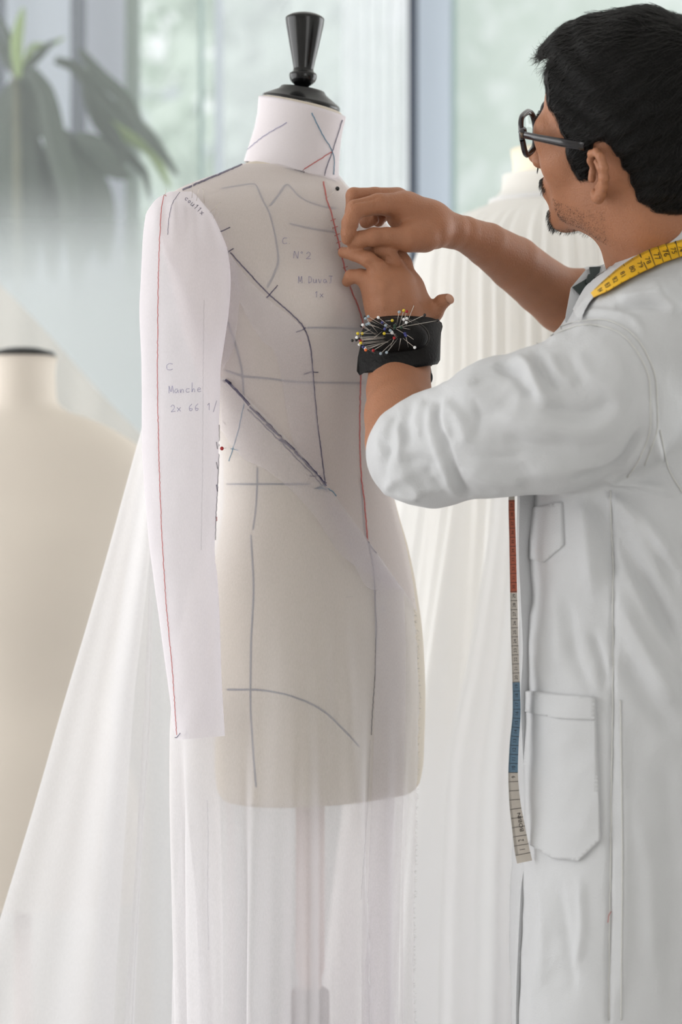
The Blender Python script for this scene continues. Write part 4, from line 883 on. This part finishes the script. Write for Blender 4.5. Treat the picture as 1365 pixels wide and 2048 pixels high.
ST = [([(752, 870), (775, 905), (772, 960)], -.002, 7), ([(790, 840), (800, 880), (795, 930)], .002, 7), ([(845, 930), (870, 960), (900, 985)], -.002, 7), ([(930, 900), (990, 915), (1060, 910)], -.0018, 9), ([(940, 790), (960, 830), (955, 880)], -.002, 9), ([(1140, 700), (1150, 740), (1180, 770)], -.002, 9), ([(1250, 700), (1270, 780), (1250, 850)], -.002, 11), ([(1060, 1400), (1130, 1470), (1180, 1500)], .001, 12), ([(1255, 1000), (1310, 1090), (1365, 1200)], -.004, 12), ([(1250, 1120), (1300, 1230), (1365, 1340)], .004, 14), ([(1260, 1560), (1300, 1750), (1310, 2000)], .003, 20), ([(1330, 1500), (1345, 1750), (1340, 2000)], -.003, 20),
      ([(884, 792), (880, 830), (893, 890), (912, 945), (940, 1000)], -.0035, 7, .1), ([(868, 800), (864, 850), (878, 905), (896, 950), (918, 1000)], .004, 12, .15),
      ([(800, 812), (778, 870), (782, 930)], -.0025, 11), ([(832, 798), (812, 850), (818, 900)], -.0028, 10), ([(782, 828), (762, 880), (765, 930)], .0025, 11), ([(850, 795), (836, 840), (845, 880)], .003, 11), ([(770, 935), (800, 945), (850, 990)], .003, 12), ([(800, 930), (840, 920), (880, 940)], -.0028, 12), ([(820, 1000), (870, 975), (905, 975)], .0025, 10),
      ([(765, 1000), (790, 960), (830, 950)], .002, 10), ([(895, 800), (925, 850), (935, 900)], .003, 12), ([(920, 930), (980, 960), (1060, 965)], .003, 14), ([(905, 830), (960, 830), (1040, 800)], -.0025, 16),
      ([(760, 960), (800, 990), (850, 1000)], .003, 9), ([(985, 725), (1028, 742), (1050, 775), (1080, 800)], -.0045, 11), ([(1020, 708), (1058, 735), (1085, 790), (1130, 812)], .0055, 12), ([(1070, 690), (1085, 740), (1120, 785)], -.0045, 11), ([(1095, 700), (1120, 750), (1160, 775)], .003, 12), ([(1150, 700), (1190, 760), (1260, 790)], .0025, 18), ([(1090, 690), (1140, 665), (1200, 650)], .004, 12),
      ([(930, 765), (1000, 745), (1060, 745)], -.004, 14), ([(960, 800), (1060, 850), (1180, 860), (1260, 820)], .005, 26), ([(1000, 870), (1080, 895), (1160, 890)], -.0035, 18), ([(1080, 800), (1160, 830), (1240, 800)], -.005, 18),
      ([(900, 790), (890, 840), (905, 880)], .0035, 10), ([(1040, 940), (1140, 940), (1230, 900)], .0045, 20), ([(1130, 960), (1200, 950), (1245, 925), (1290, 850)], -.007, 9),
      ([(1195, 958), (1290, 970), (1365, 990)], .005, 9), ([(1200, 975), (1290, 1050), (1365, 1140)], .008, 16), ([(1205, 1010), (1260, 1110), (1340, 1260), (1365, 1320)], -.008, 20), ([(1180, 980), (1215, 1080), (1235, 1180)], -.007, 16),
      ([(1165, 980), (1175, 1080), (1190, 1200)], .005, 16), ([(1230, 1180), (1290, 1300), (1365, 1420)], .007, 20), ([(1240, 1300), (1300, 1400), (1365, 1480)], -.005, 20), ([(1135, 1180), (1150, 1300), (1190, 1400)], -.003, 12), ([(1110, 1150), (1115, 1250), (1125, 1360)], .003, 14),
      ([(1180, 1250), (1205, 1330), (1215, 1400)], -.004, 10), ([(1300, 560), (1330, 600), (1365, 630)], .004, 14), ([(1230, 600), (1290, 590), (1340, 580)], .004, 9), ([(1225, 615), (1290, 608), (1350, 612)], -.005, 9), ([(1140, 640), (1200, 625), (1260, 635), (1300, 690)], .003, 8),
      ([(1080, 1750), (1090, 1850), (1080, 2000)], .004, 14), ([(1110, 1740), (1130, 1850), (1150, 2000)], -.003, 12), ([(1160, 1740), (1165, 1850), (1150, 1950)], .003, 10), ([(1060, 1200), (1070, 1300), (1085, 1370)], .002, 14),
      ([(1222, 990), (1228, 1200), (1226, 1400), (1222, 1700), (1218, 2040)], -.003, 5, 0), ([(1245, 1400), (1250, 1700), (1245, 2040)], .0025, 11, .2), ([(1300, 780), (1305, 860), (1330, 940)], .004, 10)]
for s in ST: stroke(V, N, s[0], s[1] * 1.3, s[2], 2, s[3] if len(s) > 3 else .25)
coat = mesh('coat', V, Q, M['coat'], man, label='long white cotton work coat with rolled sleeves'); CTB = bvh_of(V, Q)
ORG[coat.name] = ORG[man.name]
def sewn(nm, poly, off=.0022, cell=8, m='coat', lab=None): return mesh(nm, *patch(CTB, poly, off, cell), M[m], coat, label=lab)
sewn('chest_pocket', [(1064, 1016), (1126, 1004), (1130, 1090), (1090, 1125), (1062, 1118)], lab='lower end of the chest pocket under the sleeve')
sewn('hip_pocket', [(1050, 1380), (1120, 1388), (1192, 1394), (1203, 1680), (1160, 1722), (1110, 1716), (1058, 1684)], .004, lab='large patch pocket at the hip')
sewn('pocket_band', [(1052, 1381), (1120, 1390), (1192, 1395), (1193, 1440), (1120, 1437), (1052, 1422)], .0055)
def seam(pts, r=.0009, off=.0008, flat=.6, m='coatseam'): mesh('seam', *tube(surf_line(CTB, pts, off, 8, 2.3), r, 5, flat=flat), M[m], coat)
for L in ([(1075, 688), (1120, 665), (1175, 650), (1230, 662), (1275, 705), (1300, 770), (1302, 850), (1280, 915), (1255, 955)], [(1085, 672), (1150, 645), (1205, 640), (1255, 660), (1292, 705), (1313, 770), (1315, 850), (1290, 930)], [(1222, 980), (1227, 1200), (1226, 1400), (1222, 1700), (1218, 2040)],
          [(1242, 1400), (1246, 1700), (1243, 2040)], [(1120, 1012), (1121, 1086), (1088, 1116), (1066, 1108)], [(1183, 1396), (1193, 1674), (1156, 1712), (1055, 1674)], [(1046, 1418), (1120, 1434), (1190, 1438)], [(1320, 860), (1335, 930), (1365, 985)]): seam(L)
mesh('red_thread', *tube(surf_line(CTB, [(1215, 1845), (1218, 1830), (1223, 1822)], .002, 4), .0004, 4), M['redink'], coat)
# front edge placket, collar, lapel
def ribbon(nm, pts3, halfw, m, parent, wdir, thick=.0015, lab=None):
    pts3 = np.array(pts3, float); n = len(pts3); V = []
    t = np.gradient(pts3, axis=0); t /= np.linalg.norm(t, axis=1)[:, None]
    for i in range(n):
        wv = wdir[i] if np.ndim(wdir) > 1 else np.array(wdir, float); wv = wv - t[i] * (wv @ t[i]); wv /= np.linalg.norm(wv); nn = np.cross(t[i], wv)
        h = halfw[i] if np.ndim(halfw) else halfw
        for a, b in ((-1, -1), (1, -1), (1, 1), (-1, 1)): V.append(pts3[i] + wv * h * a + nn * thick * .5 * b)
    return mesh(nm, V, grid_faces(n, 4, True) + [(0, 1, 2, 3), tuple((n - 1) * 4 + k for k in (3, 2, 1, 0))], m, parent, False, lab)
L = resample(np.array([(1056, 985, 2.33), (1054, 1100, 2.33), (1058, 1200, 2.33), (1062, 1300, 2.33), (1058, 1390, 2.33), (1062, 1500, 2.33), (1068, 1600, 2.33), (1070, 1690, 2.33), (1058, 1780, 2.33), (1048, 2048, 2.33), (1048, 2450, 2.33)]), 12)
ribbon('front_edge', PN(L), .0135, M['coat'], coat, (.8, .6, 0), .004, 'loose front edge of the coat')
cl = strip(CTB, [(1400, 396), (1365, 416), (1320, 440), (1280, 470), (1240, 504), (1205, 540), (1175, 580), (1152, 622)], [(1400, 470), (1365, 492), (1310, 512), (1255, 543), (1220, 572), (1194, 598), (1178, 620), (1165, 650)], 60, 14, .004)
mesh('collar', *cl, M['coat'], coat, label='turned down coat collar')
lapel = [(1210, 528), (1172, 540), (1143, 575), (1131, 640), (1138, 660), (1160, 650), (1185, 590)]
def solid_patch(nm, pts, d, m, parent, th=.003, lab=None):
    a = [tuple(P(x, y, d)) for x, y in pts]; b_ = [tuple(P(x, y, d) + Vector((0, th, 0))) for x, y in pts]; n = len(a)
    return mesh(nm, a + b_, [tuple(range(n)), tuple(range(2 * n - 1, n - 1, -1))] + [(i, n + i, n + (i + 1) % n, (i + 1) % n) for i in range(n)], m, parent, False, lab)
solid_patch('lapel', lapel, 2.345, M['coat'], coat)
bow = thing('bow_tie', 'dark green bow tie showing at the open coat collar', 'bow tie', tuple(P(1178, 565, 2.33)))
solid_patch('bow_loop', [(1146, 574), (1176, 556), (1186, 566), (1162, 590)], 2.338, M['bow'], bow, .006)
solid_patch('bow_loop', [(1180, 534), (1203, 533), (1200, 545), (1184, 560)], 2.335, M['bow'], bow, .006)
solid_patch('knot', [(1178, 548), (1190, 550), (1186, 566), (1172, 566)], 2.334, M['bow'], bow, .008)
sv, sq = box((-.075, -.075, .06), (.075, .075, .5)); 
M['trouser'] = pbsdf('dark_trousers', srgb(60, 62, 68), .9, .1, 40)
for s in (1, -1):
    c = np.array([.42, 2.44]) + s * .09 * ML[:2]; mesh('trouser_leg', *tube([(c[0], c[1], .05), (c[0], c[1], .3), (c[0], c[1], .8)], [.075, .08, .095], 20), M['trouser'], man)
    mesh('shoe', *blob((c[0] + MF[0] * .05, c[1] + MF[1] * .05, .045), (.05, .14, .045), np.array(Matrix.Rotation(math.atan2(-MF[0], MF[1]), 3, 'Z'))), M['black'], man)

# ------------------------------------------------------------------ tape measure
tp = thing('tape_measure', 'tape measure around the neck, yellow on the shoulder, striped end hanging down', 'tape measure', tuple(P(1028, 1100, 2.3)))
ytop = [(1410, 464), (1365, 483), (1330, 496), (1290, 515), (1250, 540), (1218, 567), (1190, 594)]; ybot = [(1410, 506), (1365, 522), (1330, 534), (1290, 553), (1250, 574), (1222, 590), (1196, 602)]
YT = resample(ytop, 1)[:, :2]; YB = resample(ybot, 1)[:, :2]
def ypos(u, v, off): a = YT[int(u * (len(YT) - 1))]; b = YB[int(u * (len(YB) - 1))]; x, y = lerp(a, b, v); l, n = hit(CTB, x, y, 2.3); return np.array(l + n * off)
nu = 70; V = [ypos(i / (nu - 1), j / 6, .0065) for i in range(nu) for j in range(7)]; V2 = [ypos(i / (nu - 1), j / 6, .0058) for i in range(nu) for j in range(7)]
yt = mesh('shoulder_length', *join([(V, grid_faces(nu, 7)), (V2, [f[::-1] for f in grid_faces(nu, 7)])]), M['ytape'], tp, label='yellow length with black numbers')
def glyph(txt):
    c = bpy.data.curves.new('digits', 'FONT'); c.body = txt; c.size = 1; c.align_x = 'CENTER'; c.align_y = 'CENTER'; c.resolution_u = 3
    o = bpy.data.objects.new('digits', c); me = bpy.data.meshes.new_from_object(o); v = np.array([x.co[:] for x in me.vertices]); f = [tuple(p.vertices) for p in me.polygons]
    bpy.data.objects.remove(o); bpy.data.curves.remove(c); bpy.data.meshes.remove(me); return v, f
G = {}
def num(txt):
    if txt not in G: G[txt] = glyph(txt)
    return G[txt]
yv = np.array(V).reshape(nu, 7, 3)
def ysurf(u, v): a = np.clip(u, 0, 1) * (nu - 1); b = np.clip(v, 0, 1) * 6; i = min(int(a), nu - 2); j = min(int(b), 5); s, t = a - i, b - j; return (yv[i, j] * (1 - s) * (1 - t) + yv[i + 1, j] * s * (1 - t) + yv[i, j + 1] * (1 - s) * t + yv[i + 1, j + 1] * s * t) + np.array([0, -.0006, 0.0002])
pr = []; xs = np.array([ (lerp(YT[int(u * (len(YT) - 1))], YB[int(u * (len(YB) - 1))], .5))[0] for u in np.linspace(0, 1, 300)])
for k, px in enumerate((1378, 1362, 1347, 1331, 1315, 1298, 1282, 1266, 1249, 1234, 1220, 1207)):
    u = np.abs(xs - px).argmin() / 299; gv, gf = num(str(73 + k)); sc_ = .52
    pr.append(([ysurf(u - y_ * .058, .58 + x_ * .40) for x_, y_, _ in gv], gf))
    uu = np.abs(xs - (px + 8)).argmin() / 299; e = .003
    pr.append(([ysurf(uu - e, 0), ysurf(uu + e, 0), ysurf(uu + e, 1), ysurf(uu - e, 1)], [(0, 1, 2, 3)]))
    for m_ in range(10):
        ut = uu + m_ * .0075; pr.append(([ysurf(ut - .001, .0), ysurf(ut + .001, .0), ysurf(ut + .001, .16), ysurf(ut - .001, .16)], [(0, 1, 2, 3)]))
mesh('printed_scale', *join(pr), M['print'], tp, False)
TD = 2.295
HT = resample(np.array([(1024, 960, 6.0), (1024, 1000, 6.2), (1026, 1090, 6.6), (1028, 1185, 7.0), (1030, 1280, 7.2), (1033, 1365, 7.4), (1034, 1420, 8), (1029, 1490, 9), (1027, 1545, 9.6), (1030, 1600, 11), (1037, 1650, 13), (1045, 1700, 15), (1050, 1724, 15.5)]), 3)
def tpos(y): 
    i = np.interp(y, HT[:, 1], np.arange(len(HT))); i0 = min(int(i), len(HT) - 2); s = i - i0; c = lerp(HT[i0], HT[i0 + 1], s); t = HT[i0 + 1] - HT[i0]; t = t[:2] / np.linalg.norm(t[:2]); return c, t
def tsurf(y, v, off=0):                                       # v -1..1 across
    c, t = tpos(y); n = np.array([t[1], -t[0]]); hw = c[2]; x, yy = c[0] + n[0] * hw * v, c[1] + n[1] * hw * v
    dep = math.sqrt(max(0, 1 - (hw / 16.2) ** 2)) * 16.2 / F * TD * v      # the strip stands partly edge-on, full width 18 mm
    return np.array(P(x, yy, TD + dep - off))
for a, b, m, nm in ((960, 1000, 'wtape', 'pale_section'), (1000, 1185, 'rtape', 'red_section'), (1185, 1365, 'wtape', 'pale_section'), (1365, 1545, 'btape', 'blue_section'), (1545, 1708, 'wtape', 'pale_section'), (1708, 1724, 'wtape', 'metal_tip')):
    ys_ = np.linspace(a, b, 24); V = [tsurf(y, v, o) for o in (0, -.0007) for y in ys_ for v in (-1, -.33, .33, 1)]; f = grid_faces(24, 4) 
    f += [tuple(96 + i for i in q[::-1]) for q in f] + [(i * 4 + s, (i + 1) * 4 + s, 96 + (i + 1) * 4 + s, 96 + i * 4 + s) for i in range(23) for s in (0, 3)]
    mesh(nm, V, f, M[m], tp, False)
pr = []
for k in range(-1, 40):
    y = 1708 - k * 18.1 + 0
    if y < 1000 or y > 1708: continue
    pr.append(([tsurf(y - .5, -1, .0004), tsurf(y + .5, -1, .0004), tsurf(y + .5, 1, .0004), tsurf(y - .5, 1, .0004)], [(0, 1, 2, 3)]))
    if k > 0 and k not in (3, 4, 5, 6, 7, 8):
        gv, gf = num(str(k)); pr.append(([tsurf(y + 9 - x_ * 9, .1 + y_ * 1.1 * -1, .0004) for x_, y_, _ in gv], gf))
    for m_ in range(1, 10):
        ym = y + m_ * 1.81
        if ym < 1708: pr.append(([tsurf(ym - .2, -1, .0004), tsurf(ym + .2, -1, .0004), tsurf(ym + .2, -.6, .0004), tsurf(ym - .2, -.6, .0004)], [(0, 1, 2, 3)]))
gv, gf = num('BOBIN'); pr.append(([tsurf(1645 - x_ * 13, .45 - y_ * .8, .0004) for x_, y_, _ in gv], gf))
mesh('printed_scale', *join(pr), M['print'], tp, False)

# ------------------------------------------------------------------ wrist pincushion
wp = thing('wrist_pincushion', 'black leather wrist pincushion strapped above the lower hand', 'pincushion', tuple(P(800, 690, 2.44)))
def ell_ring(L, n=60):
    V = []
    for cx, cy, d, rx, rd, tilt in L:                         # tilt: right side drop in px, front drop in m
        c = P(cx, cy, d)
        for k in range(n): a = 2 * math.pi * k / n; V.append((c.x + rx / F * d * math.cos(a), d + rd * math.sin(a), c.z - tilt[0] / F * d * math.cos(a) + tilt[1] * math.sin(a)))
    return np.array(V)
bl = [(800, 733, 2.43, 62, .039, (-10, .006)), (800, 737, 2.43, 76, .046, (-9, .004)), (801, 728, 2.432, 80, .047, (-8, .004)), (803, 690, 2.445, 79, .047, (-8, .0)), (808, 655, 2.455, 76, .046, (-4, -.0)), (812, 642, 2.46, 69, .044, (2, -.002)), (812, 641, 2.46, 58, .038, (3, -.002))]
V = ell_ring(bl); mesh('strap', V, grid_faces(len(bl), 60, True), M['leather'], wp)
WB = bvh_of(V, grid_faces(len(bl), 60, True))
def poly3(nm, pts, m, parent, th=.003): 
    a = [P(*p) for p in pts]; n = len(a); return mesh(nm, [tuple(v) for v in a] + [tuple(v + Vector((0, th, 0))) for v in a], [tuple(range(n)), tuple(range(2 * n - 1, n - 1, -1))] + [(i, n + i, n + (i + 1) % n, (i + 1) % n) for i in range(n)], m, parent, False)
poly3('strap_flap', [(722, 688, 2.418), (716, 715, 2.415), (714, 742, 2.413), (720, 751, 2.413), (745, 735, 2.402), (775, 729, 2.394), (775, 695, 2.394), (745, 690, 2.405)], M['leather'], wp)
poly3('strap_flap', [(845, 632, 2.42), (866, 636, 2.435), (884, 645, 2.45), (886, 653, 2.45), (875, 700, 2.44), (864, 732, 2.43), (845, 731, 2.415), (840, 690, 2.41)], M['leather'], wp)
mesh('stud', *blob(P(859, 755, 2.43), (.0042, .006, .0075)), M['leather'], wp)
mesh('buckle_strap', *tube([P(852, 728, 2.425), P(857, 745, 2.43), P(858, 756, 2.432)], [.005, .004, .003], 8, flat=.5), M['leather'], wp)
dc = P(790, 672, 2.402); V, Fs = blob(dc, (.0385, .020, .0215), np.array(Matrix.Rotation(.08, 3, 'Y')), 24, 40); mesh('cushion', V, Fs, M['leather'], wp, label='padded oval cushion'); DB = bvh_of(V, Fs)
mesh('stitching', *tube([P(790 + 69 * math.cos(a), 674 - 39 * math.sin(a), 2.405 - .004 * math.sin(a) ** 2) for a in np.linspace(0, 6.28, 60)], .0006, 4), M['thread'], wp)
for L in ([(715, 735), (740, 705), (745, 690)], [(862, 660), (882, 670)], [(858, 690), (876, 697)], [(855, 715), (870, 722)]):
    pass
PIN = [((758, 668), (730, 634), 'black'), ((775, 655), (737, 633), 'grey'), ((790, 660), (757, 635), 'white'), ((766, 620), (785, 641), 'yellow'), ((793, 652), (799, 624), 'grey'), ((798, 655), (808, 621), 'yellow'), ((804, 655), (814, 623), 'red'), ((822, 614), (808, 639), 'white'), ((838, 616), (814, 637), 'white'),
       ((788, 658), (850, 630), 'black'), ((790, 656), (876, 641), 'black'), ((760, 655), (734, 649), 'grey'), ((768, 660), (738, 647), 'grey'), ((757, 671), (723, 652), 'black'), ((754, 672), (726, 650), 'white'), ((745, 657), (725, 667), 'yellow'), ((758, 666), (716, 667), 'yellow'), ((770, 672), (714, 675), 'white'), ((765, 675), (713, 680), 'black'),
       ((772, 674), (718, 677), 'black'), ((775, 675), (705, 681), 'black'), ((770, 677), (721, 681), 'red'), ((772, 680), (722, 686), 'yellow'), ((775, 682), (719, 689), 'white'), ((778, 683), (727, 694), 'blue'), ((780, 683), (731, 697), 'white'), ((782, 680), (732, 700), 'orange'), ((785, 677), (747, 701), 'red'), ((790, 680), (762, 707), 'grey'), ((797, 676), (774, 705), 'grey'),
       ((777, 710), (789, 676), 'red'), ((797, 675), (781, 661), 'grey'), ((797, 704), (802, 678), 'steel'), ((805, 675), (830, 695), 'white'), ((818, 697), (812, 671), 'blue'), ((843, 689), (810, 667), 'blue'), ((835, 682), (790, 656), 'green'), ((822, 659), (803, 655), 'green'), ((796, 678), (784, 664), 'white'), ((782, 658), (772, 651), 'grey'), ((772, 650), (765, 645), 'blue'), ((795, 668), (769, 667), 'yellow'), ((783, 650), (770, 658), 'blue'), ((792, 645), (790, 651), 'green'),
       ((806, 650), (813, 645), 'white'), ((780, 667), (785, 666), 'white'), ((760, 650), (732, 637), 'grey'), ((812, 652), (828, 612), 'steel'), ((766, 662), (748, 676), 'steel')]
ORDN = ['first', 'second', 'third', 'fourth', 'fifth', 'sixth', 'seventh', 'eighth', 'ninth', 'tenth', 'eleventh', 'twelfth']
for k, (a, b, c) in enumerate(PIN):
    p0 = hit(DB, *a, 2.38)[0]; l2 = hit(DB, *b, 2.385)[0]; dd = min(l2.y, p0.y) - .006 - .010 * ((k * 7) % 5) / 5
    cn = {'steel': 'plain steel', 'grey': 'pale grey'}.get(c, c); xs_ = sorted(q[1][0] + q[1][1] * .01 for q in PIN if q[2] == c); rk = xs_.index(b[0] + b[1] * .01)
    pos = 'the only one of its colour' if len(xs_) == 1 else 'leftmost of its colour' if rk == 0 else 'rightmost of its colour' if rk == len(xs_) - 1 else ORDN[rk] + ' from the left of its colour'
    pin(p0 + Vector((0, .001, 0)), P(b[0], b[1], dd), c, .0018 if c != 'steel' else .0006, '%s-headed pin in the wrist pincushion, %s' % (cn, pos), '%s-headed pins in the wrist pincushion' % cn, .00028)
